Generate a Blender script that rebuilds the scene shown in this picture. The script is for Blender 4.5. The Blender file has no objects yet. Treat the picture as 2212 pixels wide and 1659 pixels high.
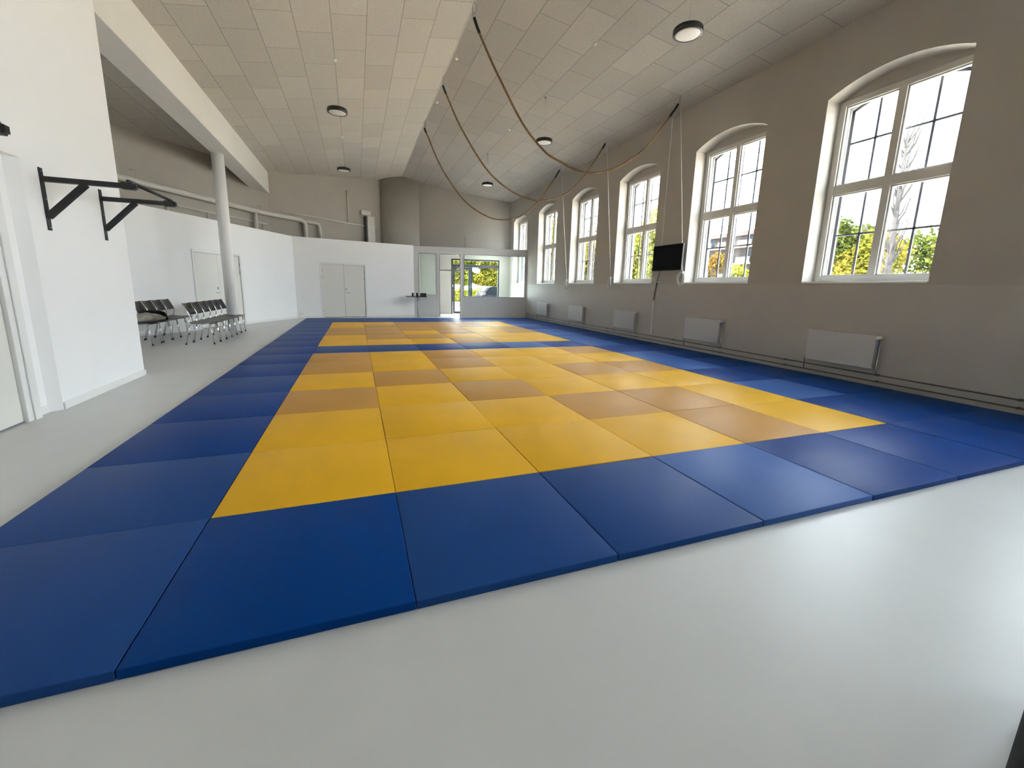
import bpy, bmesh, math, random
from mathutils import Vector, Matrix

random.seed(7)
S = bpy.context.scene
COL = S.collection

# ------------------------------------------------------------------ camera
cd = bpy.data.cameras.new('camera')
cam = bpy.data.objects.new('camera', cd)
COL.objects.link(cam)
RIGHT = Vector((0.937684, -0.346621, 0.024562))
DOWN = Vector((-0.040865, -0.180191, -0.982782))
FWD = Vector((0.345079, 0.920535, -0.183127))
M = Matrix.Identity(4)
for i in range(3):
    M[i][0] = RIGHT[i]
    M[i][1] = -DOWN[i]
    M[i][2] = -FWD[i]
M.translation = Vector((0.819, -2.5765, 1.3431))
cam.matrix_world = M
cd.sensor_fit = 'HORIZONTAL'
cd.sensor_width = 36.0
cd.lens = 36.0 * 901.45 / 2212
cd.shift_x = (1106 - 1109.24) / 2212
cd.shift_y = (790.34 - 829.5) / 2212
cd.clip_start = 0.02
cd.clip_end = 400
S.camera = cam

# ------------------------------------------------------------------ sky, sun, exposure
SKY = 6.0
w = bpy.data.worlds.new('sky')
S.world = w
w.use_nodes = True
nt = w.node_tree
bg = nt.nodes['Background']
tc = nt.nodes.new('ShaderNodeTexCoord')
sp = nt.nodes.new('ShaderNodeSeparateXYZ')
nt.links.new(tc.outputs['Generated'], sp.inputs[0])
rmp = nt.nodes.new('ShaderNodeValToRGB')
rmp.color_ramp.elements[0].position = 0.0
rmp.color_ramp.elements[0].color = (0.90, 0.96, 1.0, 1)
rmp.color_ramp.elements[1].position = 0.9
rmp.color_ramp.elements[1].color = (0.72, 0.86, 1.0, 1)
nt.links.new(sp.outputs[2], rmp.inputs[0])
nt.links.new(rmp.outputs[0], bg.inputs[0])
bg.inputs[1].default_value = SKY

sd = bpy.data.lights.new('sun', 'SUN')
sd.energy = 24.0
sd.angle = math.radians(3)
sd.color = (1.0, 0.93, 0.82)
sun = bpy.data.objects.new('sun', sd)
COL.objects.link(sun)
sun.rotation_euler = Vector((0.5, 0.0, -0.86)).to_track_quat('-Z', 'Y').to_euler()

vs = S.view_settings
vs.view_transform = 'Standard'
vs.look = 'None'
vs.gamma = 1.0
vs.use_curve_mapping = False
vs.exposure = 1.97

def portal(name, loc, sx, sy, direction):
    d = bpy.data.lights.new(name, 'AREA')
    d.shape = 'RECTANGLE'
    d.size = sx
    d.size_y = sy
    d.cycles.is_portal = True
    o = bpy.data.objects.new(name, d)
    COL.objects.link(o)
    o.location = loc
    o.rotation_euler = Vector(direction).to_track_quat('-Z', 'Y').to_euler()

WIN_Y = [-4.06, -1.16, 1.74, 4.56, 7.48, 10.36, 13.27, 16.25]
for i, yc in enumerate(WIN_Y):
    portal('window_daylight', (8.66, yc, 3.05), 3.0, 1.75, (-1, 0, 0))
portal('entrance_daylight', (6.6, 18.15, 1.4), 2.5, 2.7, (-0.18, -0.98, 0))

# ------------------------------------------------------------------ materials
def mat(name, col, rough=0.6, metal=0.0, noise=0.0, nscale=6.0, bump=0.0, bscale=120.0, spec=0.5):
    m = bpy.data.materials.new(name)
    m.use_nodes = True
    t = m.node_tree
    b = t.nodes['Principled BSDF']
    b.inputs['Base Color'].default_value = (*col, 1)
    b.inputs['Roughness'].default_value = rough
    b.inputs['Metallic'].default_value = metal
    b.inputs['Specular IOR Level'].default_value = spec
    if noise > 0 or bump > 0:
        c = t.nodes.new('ShaderNodeTexCoord')
    if noise > 0:
        n = t.nodes.new('ShaderNodeTexNoise')
        n.inputs['Scale'].default_value = nscale
        n.inputs['Detail'].default_value = 5
        t.links.new(c.outputs['Object'], n.inputs['Vector'])
        r = t.nodes.new('ShaderNodeValToRGB')
        r.color_ramp.elements[0].position = 0.3
        r.color_ramp.elements[1].position = 0.7
        r.color_ramp.elements[0].color = (*[x * (1 - noise) for x in col], 1)
        r.color_ramp.elements[1].color = (*[min(1, x * (1 + noise)) for x in col], 1)
        t.links.new(n.outputs['Fac'], r.inputs[0])
        t.links.new(r.outputs[0], b.inputs['Base Color'])
    if bump > 0:
        n2 = t.nodes.new('ShaderNodeTexNoise')
        n2.inputs['Scale'].default_value = bscale
        n2.inputs['Detail'].default_value = 3
        t.links.new(c.outputs['Object'], n2.inputs['Vector'])
        bp = t.nodes.new('ShaderNodeBump')
        bp.inputs['Strength'].default_value = bump
        bp.inputs['Distance'].default_value = 0.004
        t.links.new(n2.outputs['Fac'], bp.inputs['Height'])
        t.links.new(bp.outputs[0], b.inputs['Normal'])
    return m

def glass_mat(name, tint=(0.965, 0.97, 0.97)):
    m = bpy.data.materials.new(name)
    m.use_nodes = True
    t = m.node_tree
    t.nodes.clear()
    o = t.nodes.new('ShaderNodeOutputMaterial')
    mx = t.nodes.new('ShaderNodeMixShader')
    tr = t.nodes.new('ShaderNodeBsdfTransparent')
    tr.inputs[0].default_value = (*tint, 1)
    gl = t.nodes.new('ShaderNodeBsdfGlossy')
    gl.inputs['Roughness'].default_value = 0.02
    lw = t.nodes.new('ShaderNodeLayerWeight')
    lw.inputs[0].default_value = 0.5
    pw = t.nodes.new('ShaderNodeMath'); pw.operation = 'POWER'; pw.inputs[1].default_value = 5.0
    ml = t.nodes.new('ShaderNodeMath'); ml.operation = 'MULTIPLY_ADD'; ml.inputs[1].default_value = 0.55; ml.inputs[2].default_value = 0.02
    t.links.new(lw.outputs['Facing'], pw.inputs[0])
    t.links.new(pw.outputs[0], ml.inputs[0])
    t.links.new(ml.outputs[0], mx.inputs[0])
    t.links.new(tr.outputs[0], mx.inputs[1])
    t.links.new(gl.outputs[0], mx.inputs[2])
    t.links.new(mx.outputs[0], o.inputs[0])
    return m

def vinyl(name, col, scuff=0.0, rough=0.42):
    """mat cover: vinyl with a fine woven grain and a few pale scuffs"""
    m = mat(name, col, rough, bump=0.12, bscale=260, spec=0.4)
    t = m.node_tree
    b = t.nodes['Principled BSDF']
    b.inputs['Specular IOR Level'].default_value = 0.07
    c = t.nodes.new('ShaderNodeNewGeometry')
    n = t.nodes.new('ShaderNodeTexNoise')
    n.inputs['Scale'].default_value = 1.1
    n.inputs['Detail'].default_value = 4
    t.links.new(c.outputs['Position'], n.inputs['Vector'])
    r = t.nodes.new('ShaderNodeValToRGB')
    r.color_ramp.elements[0].position = 0.3
    r.color_ramp.elements[1].position = 0.75
    r.color_ramp.elements[0].color = (*[x * 0.93 for x in col], 1)
    r.color_ramp.elements[1].color = (*[min(1, x * 1.07) for x in col], 1)
    t.links.new(n.outputs['Fac'], r.inputs[0])
    mp = t.nodes.new('ShaderNodeMapping')
    mp.inputs['Scale'].default_value = (3.2, 9.0, 3.0)
    mp.inputs['Rotation'].default_value = (0, 0, 0.5)
    t.links.new(c.outputs['Position'], mp.inputs['Vector'])
    n2 = t.nodes.new('ShaderNodeTexNoise')
    n2.inputs['Scale'].default_value = 1.0
    n2.inputs['Detail'].default_value = 6
    n2.inputs['Roughness'].default_value = 0.65
    t.links.new(mp.outputs[0], n2.inputs['Vector'])
    r2 = t.nodes.new('ShaderNodeValToRGB')
    r2.color_ramp.elements[0].position = 0.70
    r2.color_ramp.elements[1].position = 0.82
    r2.color_ramp.elements[0].color = (0, 0, 0, 1)
    r2.color_ramp.elements[1].color = (scuff, scuff, scuff, 1)
    t.links.new(n2.outputs['Fac'], r2.inputs[0])
    mx = t.nodes.new('ShaderNodeMix')
    mx.data_type = 'RGBA'
    t.links.new(r2.outputs[0], mx.inputs[0])
    t.links.new(r.outputs[0], mx.inputs[6])
    mx.inputs[7].default_value = (*[min(1, x * 1.5 + 0.06) for x in col], 1)
    t.links.new(mx.outputs[2], b.inputs['Base Color'])
    return m

def ceiling_mat(name, col, phase_x, phase_y, w_len, row):
    """wood-wool acoustic boards, staggered, with thin dark joints"""
    m = mat(name, col, 0.9, spec=0.1)
    t = m.node_tree
    b = t.nodes['Principled BSDF']
    g = t.nodes.new('ShaderNodeNewGeometry')
    s = t.nodes.new('ShaderNodeSeparateXYZ')
    t.links.new(g.outputs['Position'], s.inputs[0])
    cb = t.nodes.new('ShaderNodeCombineXYZ')
    ax = t.nodes.new('ShaderNodeMath'); ax.operation = 'ADD'; ax.inputs[1].default_value = phase_y + 60
    ay = t.nodes.new('ShaderNodeMath'); ay.operation = 'ADD'; ay.inputs[1].default_value = phase_x + row * 100
    t.links.new(s.outputs[1], ax.inputs[0])
    t.links.new(s.outputs[0], ay.inputs[0])
    t.links.new(ax.outputs[0], cb.inputs[0])
    t.links.new(ay.outputs[0], cb.inputs[1])
    br = t.nodes.new('ShaderNodeTexBrick')
    br.offset = 0.5
    br.offset_frequency = 2
    br.squash = 1.0
    br.inputs['Scale'].default_value = 1.0
    br.inputs['Mortar Size'].default_value = 0.006
    br.inputs['Mortar Smooth'].default_value = 0.3
    br.inputs['Bias'].default_value = 0.0
    br.inputs['Brick Width'].default_value = w_len
    br.inputs['Row Height'].default_value = row
    br.inputs['Color1'].default_value = (*[x * 0.94 for x in col], 1)
    br.inputs['Color2'].default_value = (*[x * 1.06 for x in col], 1)
    br.inputs['Mortar'].default_value = (*[x * 0.5 for x in col], 1)
    t.links.new(cb.outputs[0], br.inputs['Vector'])
    n = t.nodes.new('ShaderNodeTexNoise')
    n.inputs['Scale'].default_value = 55
    n.inputs['Detail'].default_value = 6
    t.links.new(g.outputs['Position'], n.inputs['Vector'])
    r = t.nodes.new('ShaderNodeValToRGB')
    r.color_ramp.elements[0].position = 0.25
    r.color_ramp.elements[1].position = 0.75
    r.color_ramp.elements[0].color = (0.84, 0.84, 0.84, 1)
    r.color_ramp.elements[1].color = (1.12, 1.12, 1.12, 1)
    t.links.new(n.outputs['Fac'], r.inputs[0])
    mx = t.nodes.new('ShaderNodeMix')
    mx.data_type = 'RGBA'
    mx.blend_type = 'MULTIPLY'
    mx.inputs[0].default_value = 1.0
    t.links.new(br.outputs['Color'], mx.inputs[6])
    t.links.new(r.outputs[0], mx.inputs[7])
    t.links.new(mx.outputs[2], b.inputs['Base Color'])
    bp = t.nodes.new('ShaderNodeBump')
    bp.inputs['Strength'].default_value = 0.35
    bp.inputs['Distance'].default_value = 0.006
    t.links.new(n.outputs['Fac'], bp.inputs['Height'])
    t.links.new(bp.outputs[0], b.inputs['Normal'])
    return m

def leaf_mat(name, c1, c2):
    m = bpy.data.materials.new(name)
    m.use_nodes = True
    t = m.node_tree
    t.nodes.clear()
    o = t.nodes.new('ShaderNodeOutputMaterial')
    g = t.nodes.new('ShaderNodeNewGeometry')
    n = t.nodes.new('ShaderNodeTexNoise')
    n.inputs['Scale'].default_value = 1.3
    n.inputs['Detail'].default_value = 5
    t.links.new(g.outputs['Position'], n.inputs['Vector'])
    r = t.nodes.new('ShaderNodeValToRGB')
    r.color_ramp.elements[0].position = 0.38
    r.color_ramp.elements[1].position = 0.62
    r.color_ramp.elements[0].color = (*c1, 1)
    r.color_ramp.elements[1].color = (*c2, 1)
    t.links.new(n.outputs['Fac'], r.inputs[0])
    d = t.nodes.new('ShaderNodeBsdfDiffuse')
    tl = t.nodes.new('ShaderNodeBsdfTranslucent')
    mx = t.nodes.new('ShaderNodeMixShader')
    mx.inputs[0].default_value = 0.35
    t.links.new(r.outputs[0], d.inputs[0])
    t.links.new(r.outputs[0], tl.inputs[0])
    t.links.new(d.outputs[0], mx.inputs[1])
    t.links.new(tl.outputs[0], mx.inputs[2])
    t.links.new(mx.outputs[0], o.inputs[0])
    return m

MT = {}
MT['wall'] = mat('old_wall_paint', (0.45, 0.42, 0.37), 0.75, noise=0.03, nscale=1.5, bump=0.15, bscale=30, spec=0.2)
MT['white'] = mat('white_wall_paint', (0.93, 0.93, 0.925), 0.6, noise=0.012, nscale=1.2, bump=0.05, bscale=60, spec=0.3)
MT['dado'] = mat('grey_white_wall_paint', (0.48, 0.455, 0.415), 0.6, noise=0.03, nscale=2.0, bump=0.08, bscale=40, spec=0.3)
MT['beam'] = mat('shaded_beam_paint', (0.80, 0.78, 0.73), 0.6, noise=0.02, nscale=1.2, spec=0.3)  # same white as the near wall; shade up there put into the colour
MT['trim'] = mat('white_gloss_paint', (0.84, 0.84, 0.82), 0.35)
MT['cream'] = mat('cream_door_paint', (0.80, 0.79, 0.735), 0.4)
MT['frame'] = mat('backlit_window_paint', (0.58, 0.555, 0.51), 0.45)  # white frames seen against the light, their shade mixed into this beige
MT['lobbyglass'] = glass_mat('lobby_glass', (0.90, 0.955, 0.945))
MT['partition'] = mat('backlit_partition_paint', (0.72, 0.72, 0.71), 0.5, noise=0.015, nscale=2)  # the slight grey is backlit shade, put into the base colour
MT['floor'] = mat('pale_grey_linoleum', (0.62, 0.627, 0.622), 0.40, noise=0.03, nscale=1.4, bump=0.03, bscale=80, spec=0.45)
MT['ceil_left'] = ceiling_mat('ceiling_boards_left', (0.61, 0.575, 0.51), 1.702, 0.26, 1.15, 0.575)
MT['ceil_right'] = ceiling_mat('ceiling_boards_right', (0.45, 0.425, 0.38), -3.33, 0.0, 1.18, 0.60)  # same boards as the left slope, shade added by a darker colour
MT['black'] = mat('black_steel', (0.012, 0.012, 0.014), 0.4)
MT['blackplastic'] = mat('black_plastic', (0.015, 0.015, 0.016), 0.45)
MT['screen'] = mat('dark_screen_glass', (0.003, 0.003, 0.003), 0.45, spec=0.06)
MT['chrome'] = mat('chrome', (0.72, 0.72, 0.73), 0.18, metal=1.0)
MT['steel'] = mat('galvanised_steel', (0.45, 0.45, 0.45), 0.4, metal=0.9)
MT['darksteel'] = mat('dark_window_iron', (0.10, 0.10, 0.12), 0.5)
MT['anthracite'] = mat('anthracite_aluminium', (0.05, 0.055, 0.06), 0.45)
MT['greyframe'] = mat('grey_glazing_bead', (0.22, 0.22, 0.22), 0.5)
MT['radiator'] = mat('radiator_enamel', (0.56, 0.56, 0.55), 0.4)  # white enamel toned down: backlit shade put into the colour
MT['pipegrey'] = mat('grey_pipe_paint', (0.09, 0.088, 0.083), 0.5)
MT['glass'] = glass_mat('clear_glass')
MT['rope'] = mat('brown_hemp_rope', (0.23, 0.135, 0.06), 0.9, noise=0.35, nscale=40, bump=0.8, bscale=90)
MT['cord'] = mat('white_cord', (0.72, 0.71, 0.66), 0.8)
MT['diffuser'] = mat('opal_diffuser', (0.86, 0.85, 0.83), 0.4)
MT['seat'] = mat('black_chair_shell', (0.022, 0.018, 0.018), 0.32, spec=0.5)
MT['rubber'] = mat('black_rubber', (0.02, 0.02, 0.02), 0.7)
MT['jacket'] = mat('grey_beige_cloth', (0.40, 0.375, 0.33), 0.9, noise=0.25, nscale=14, bump=0.4, bscale=60)
MT['blackcloth'] = mat('black_cloth', (0.01, 0.01, 0.012), 0.9, bump=0.3, bscale=60)
MT['duct'] = mat('painted_duct', (0.66, 0.64, 0.59), 0.6, noise=0.04, nscale=4)
MT['D'] = vinyl('deep_blue_vinyl', (0.0, 0.044, 0.235), 0.2)
MT['C'] = vinyl('faded_blue_vinyl', (0.014, 0.064, 0.245), 0.3)
MT['L'] = vinyl('light_blue_vinyl', (0.045, 0.125, 0.38), 0.3)
MT['A'] = vinyl('bright_yellow_vinyl', (0.86, 0.47, 0.024), 0.2)
MT['B'] = vinyl('tan_yellow_vinyl', (0.60, 0.315, 0.075), 0.5)
MT['plaster'] = mat('outer_render', (0.6, 0.57, 0.5), 0.9)
MT['asphalt'] = mat('asphalt', (0.10, 0.10, 0.10), 0.9, noise=0.2, nscale=3)
MT['paving'] = mat('pale_paving', (0.34, 0.32, 0.29), 0.9, noise=0.1, nscale=3)
MT['lawn'] = mat('pale_bounce_ground', (0.46, 0.42, 0.36), 0.95, noise=0.15, nscale=2)  # made pale so the yard bounces daylight onto the hall ceiling
MT['bark'] = mat('bark', (0.007, 0.0055, 0.006), 0.9, noise=0.3, nscale=8)
MT['leaf_green'] = leaf_mat('green_leaves', (0.0234, 0.0351, 0.0078), (0.0585, 0.0663, 0.0156))
MT['leaf_yellow'] = leaf_mat('yellowing_leaves', (0.0513, 0.0567, 0.0081), (0.1215, 0.0972, 0.0162))
MT['leaf_orange'] = leaf_mat('autumn_leaves', (0.0748, 0.0561, 0.0099), (0.1078, 0.0594, 0.0165))
MT['leaf_lime'] = leaf_mat('lime_green_leaves', (0.0608, 0.0768, 0.0096), (0.1328, 0.1296, 0.0192))
MT['carpaint'] = mat('dark_blue_grey_car_paint', (0.0035, 0.0050, 0.0085), 0.45, spec=0.05)
MT['carglass'] = mat('dark_car_window', (0.004, 0.005, 0.006), 0.3, spec=0.06)
MT['taillight'] = mat('red_tail_light', (0.10, 0.006, 0.006), 0.3)
MT['alloy'] = mat('alloy_wheel', (0.08, 0.08, 0.08), 0.5)
MT['brickbrown'] = mat('brown_cladding', (0.013, 0.008, 0.007), 0.8, noise=0.2, nscale=1)
MT['concrete'] = mat('pale_concrete', (0.040, 0.037, 0.035), 0.8)
MT['winglass'] = mat('blue_window_glass', (0.008, 0.010, 0.014), 0.3, spec=0.1)

# ------------------------------------------------------------------ mesh helpers
class MB:
    def __init__(self):
        self.bm = bmesh.new()

    def box(self, x0, x1, y0, y1, z0, z1):
        v = [self.bm.verts.new(p) for p in
             [(x0, y0, z0), (x1, y0, z0), (x1, y1, z0), (x0, y1, z0), (x0, y0, z1), (x1, y0, z1), (x1, y1, z1), (x0, y1, z1)]]
        for f in ((0, 3, 2, 1), (4, 5, 6, 7), (0, 1, 5, 4), (1, 2, 6, 5), (2, 3, 7, 6), (3, 0, 4, 7)):
            self.bm.faces.new([v[i] for i in f])
        return self

    def prism(self, pts, off):
        """closed polygon pts (3-D) extruded by vector off"""
        off = Vector(off)
        a = [self.bm.verts.new(p) for p in pts]
        b = [self.bm.verts.new(Vector(p) + off) for p in pts]
        n = len(pts)
        self.bm.faces.new(list(reversed(a)))
        self.bm.faces.new(b)
        for i in range(n):
            j = (i + 1) % n
            self.bm.faces.new([a[i], a[j], b[j], b[i]])
        return self

    def quad(self, *pts):
        self.bm.faces.new([self.bm.verts.new(p) for p in pts])
        return self

    def tube(self, path, r, seg=10, closed=False, caps=True):
        path = [Vector(p) for p in path]
        rings = []
        n = len(path)
        up = None
        for i, p in enumerate(path):
            if closed:
                d = path[(i + 1) % n] - path[i - 1]
            elif i == 0:
                d = path[1] - p
            elif i == n - 1:
                d = p - path[i - 1]
            else:
                d = (path[i + 1] - p).normalized() + (p - path[i - 1]).normalized()
            d.normalize()
            if up is None:
                up = Vector((0, 0, 1)) if abs(d.z) < 0.9 else Vector((1, 0, 0))
            a = d.cross(up).normalized()
            b = a.cross(d).normalized()
            up = b
            rr = r(i / (n - 1)) if callable(r) else r
            rings.append([self.bm.verts.new(p + a * (rr * math.cos(2 * math.pi * k / seg)) + b * (rr * math.sin(2 * math.pi * k / seg)))
                          for k in range(seg)])
        m = n if closed else n - 1
        for i in range(m):
            A, B = rings[i], rings[(i + 1) % n]
            for k in range(seg):
                l = (k + 1) % seg
                f = self.bm.faces.new([A[k], A[l], B[l], B[k]])
                f.smooth = True
        if caps and not closed:
            self.bm.faces.new(list(reversed(rings[0])))
            self.bm.faces.new(rings[-1])
        return self

    def bar(self, a, b, w, h, up=(0, 0, 1)):
        """rectangular bar from a to b: w across, h along up"""
        a, b = Vector(a), Vector(b)
        d = (b - a).normalized()
        s = d.cross(Vector(up)).normalized()
        u = s.cross(d).normalized()
        pts = [a + s * w / 2 * i + u * h / 2 * j for i, j in ((-1, -1), (1, -1), (1, 1), (-1, 1))]
        return self.prism(pts, b - a)

    def lathe(self, prof, seg=32, c=(0, 0, 0)):
        """prof: (r, z) list from bottom to top around the z axis"""
        rings = []
        c = Vector(c)
        for r, z in prof:
            if r < 1e-6:
                rings.append([self.bm.verts.new(c + Vector((0, 0, z)))])
            else:
                rings.append([self.bm.verts.new(c + Vector((r * math.cos(2 * math.pi * k / seg), r * math.sin(2 * math.pi * k / seg), z))) for k in range(seg)])
        for A, B in zip(rings, rings[1:]):
            for k in range(seg):
                l = (k + 1) % seg
                if len(A) == 1 and len(B) == 1:
                    continue
                if len(A) == 1:
                    f = self.bm.faces.new([A[0], B[l], B[k]])
                elif len(B) == 1:
                    f = self.bm.faces.new([A[k], A[l], B[0]])
                else:
                    f = self.bm.faces.new([A[k], A[l], B[l], B[k]])
                f.smooth = True
        return self

    def xform(self, mtx):
        bmesh.ops.transform(self.bm, matrix=mtx, verts=self.bm.verts)
        return self

    def build(self, name, m, parent=None, bevel=0.0, seg=2, smooth=False, autosmooth=False):
        bmesh.ops.recalc_face_normals(self.bm, faces=self.bm.faces)
        me = bpy.data.meshes.new(name)
        self.bm.to_mesh(me)
        self.bm.free()
        if smooth:
            for p in me.polygons:
                p.use_smooth = True
        ms = m if isinstance(m, (list, tuple)) else [m]
        for x in ms:
            me.materials.append(x)
        o = bpy.data.objects.new(name, me)
        COL.objects.link(o)
        if parent:
            o.parent = parent
        if bevel:
            b = o.modifiers.new('bevel', 'BEVEL')
            b.width = bevel
            b.segments = seg
            b.limit_method = 'ANGLE'
            b.angle_limit = math.radians(40)
        return o

def tag(o, label, cat, group=None, kind=None):
    o['label'] = label
    o['category'] = cat
    if group:
        o['group'] = group
    if kind:
        o['kind'] = kind
    return o

def empty(name, loc, label, cat, rz=0.0, group=None, kind=None):
    o = bpy.data.objects.new(name, None)
    o.empty_display_size = 0.1
    COL.objects.link(o)
    o.location = loc
    o.rotation_euler = (0, 0, rz)
    return tag(o, label, cat, group, kind)

def dup(root, loc, rz=None, label=None, group=None):
    r = root.copy()
    COL.objects.link(r)
    r.location = loc
    if rz is not None:
        r.rotation_euler = (0, 0, rz)
    if label:
        r['label'] = label
    if group:
        r['group'] = group
    for ch in list(root.children):
        c = ch.copy()
        COL.objects.link(c)
        c.parent = r
        for g in list(ch.children):
            d = g.copy()
            COL.objects.link(d)
            d.parent = c
    return r

ORD = ['first', 'second', 'third', 'fourth', 'fifth', 'sixth', 'seventh', 'eighth', 'ninth', 'tenth', 'eleventh', 'twelfth',
       'thirteenth', 'fourteenth', 'fifteenth', 'sixteenth']

# ------------------------------------------------------------------ shell
XW = 8.05            # inner face of the window wall
XL = -2.06           # face of the near left wall and of the beam
ZR, XR = 6.10, 2.92  # ridge
def zl(x): return 5.29 + (ZR - 5.29) / (XR - XL) * (x - XL)
def zr(x): return ZR - (ZR - 5.43) / (XW - XR) * (x - XR)
YB = -5.6            # wall behind the camera
AB = Vector((-1.365, 15.52, 0))
dA = Vector((-0.4195, -0.9078, 0)).normalized()     # along the alcove wall, away from AB
nA = Vector((-dA.y, dA.x, 0))                       # to the hall side
if nA.x < 0: nA = -nA
E0 = Vector((3.19, 16.42, 0))
P1 = Vector((8.05, 15.33, 0))
K1 = Vector((-2.09, 15.85, 0))
K2 = Vector((1.98, 18.10, 0))
K3 = Vector((3.74, 18.38, 0))
K4 = Vector((8.05, 17.58, 0))

def struct(o, label, cat):
    return tag(o, label, cat, None, 'structure')

b = MB().box(-9.0, 8.6, YB - 0.3, 19.2, -0.25, 0.0)
struct(b.build('floor', MT['floor']), 'smooth pale grey hall floor around the judo mats', 'floor')

b = MB()
xl0 = -9.0
b.prism([(xl0, YB - 0.3, zl(xl0)), (XR, YB - 0.3, ZR), (XR, YB - 0.3, ZR + 0.3), (xl0, YB - 0.3, zl(xl0) + 0.3)], (0, 24.8, 0))
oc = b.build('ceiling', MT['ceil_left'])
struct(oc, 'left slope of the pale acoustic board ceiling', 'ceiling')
b = MB()
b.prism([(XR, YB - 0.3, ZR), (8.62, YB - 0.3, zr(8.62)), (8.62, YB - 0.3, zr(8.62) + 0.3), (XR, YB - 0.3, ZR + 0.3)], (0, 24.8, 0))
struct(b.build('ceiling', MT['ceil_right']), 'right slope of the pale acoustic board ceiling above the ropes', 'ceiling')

# window wall with arched openings
HW = 0.87
ZS, ZP, ZA = 1.545, 4.43, 4.63
def arc(yc, n=14, hw=HW, z0=ZP, z1=ZA):
    rise = z1 - z0
    R = (hw * hw + rise * rise) / (2 * rise)
    a = math.asin(hw / R)
    return [(yc + R * math.sin(-a + 2 * a * k / n), z1 - R + R * math.cos(-a + 2 * a * k / n)) for k in range(n + 1)]
XO = 8.60
b = MB()
ztop = zr(XW) + 0.05
b.box(XW, XO, YB, 18.6, ZS - 0.02, ZS)          # thin ledge course under the openings (openings start at ZS)
edges = [YB] + [e for yc in WIN_Y for e in (yc - HW, yc + HW)] + [18.6]
for i in range(0, len(edges), 2):
    b.box(XW, XO, edges[i], edges[i + 1], ZS, ztop)
for yc in WIN_Y:
    a = arc(yc)
    pts = [(XW, y, z) for y, z in a] + [(XW, yc + HW, ztop), (XW, yc - HW, ztop)]
    b.prism(pts, (XO - XW, 0, 0))
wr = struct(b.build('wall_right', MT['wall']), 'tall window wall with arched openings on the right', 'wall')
b = MB().box(XW, XO, YB, 18.6, 0.0, ZS - 0.02)
struct(b.build('wall_right_lower', MT['dado']), 'plain lower band of the window wall behind the radiators', 'wall')

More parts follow.
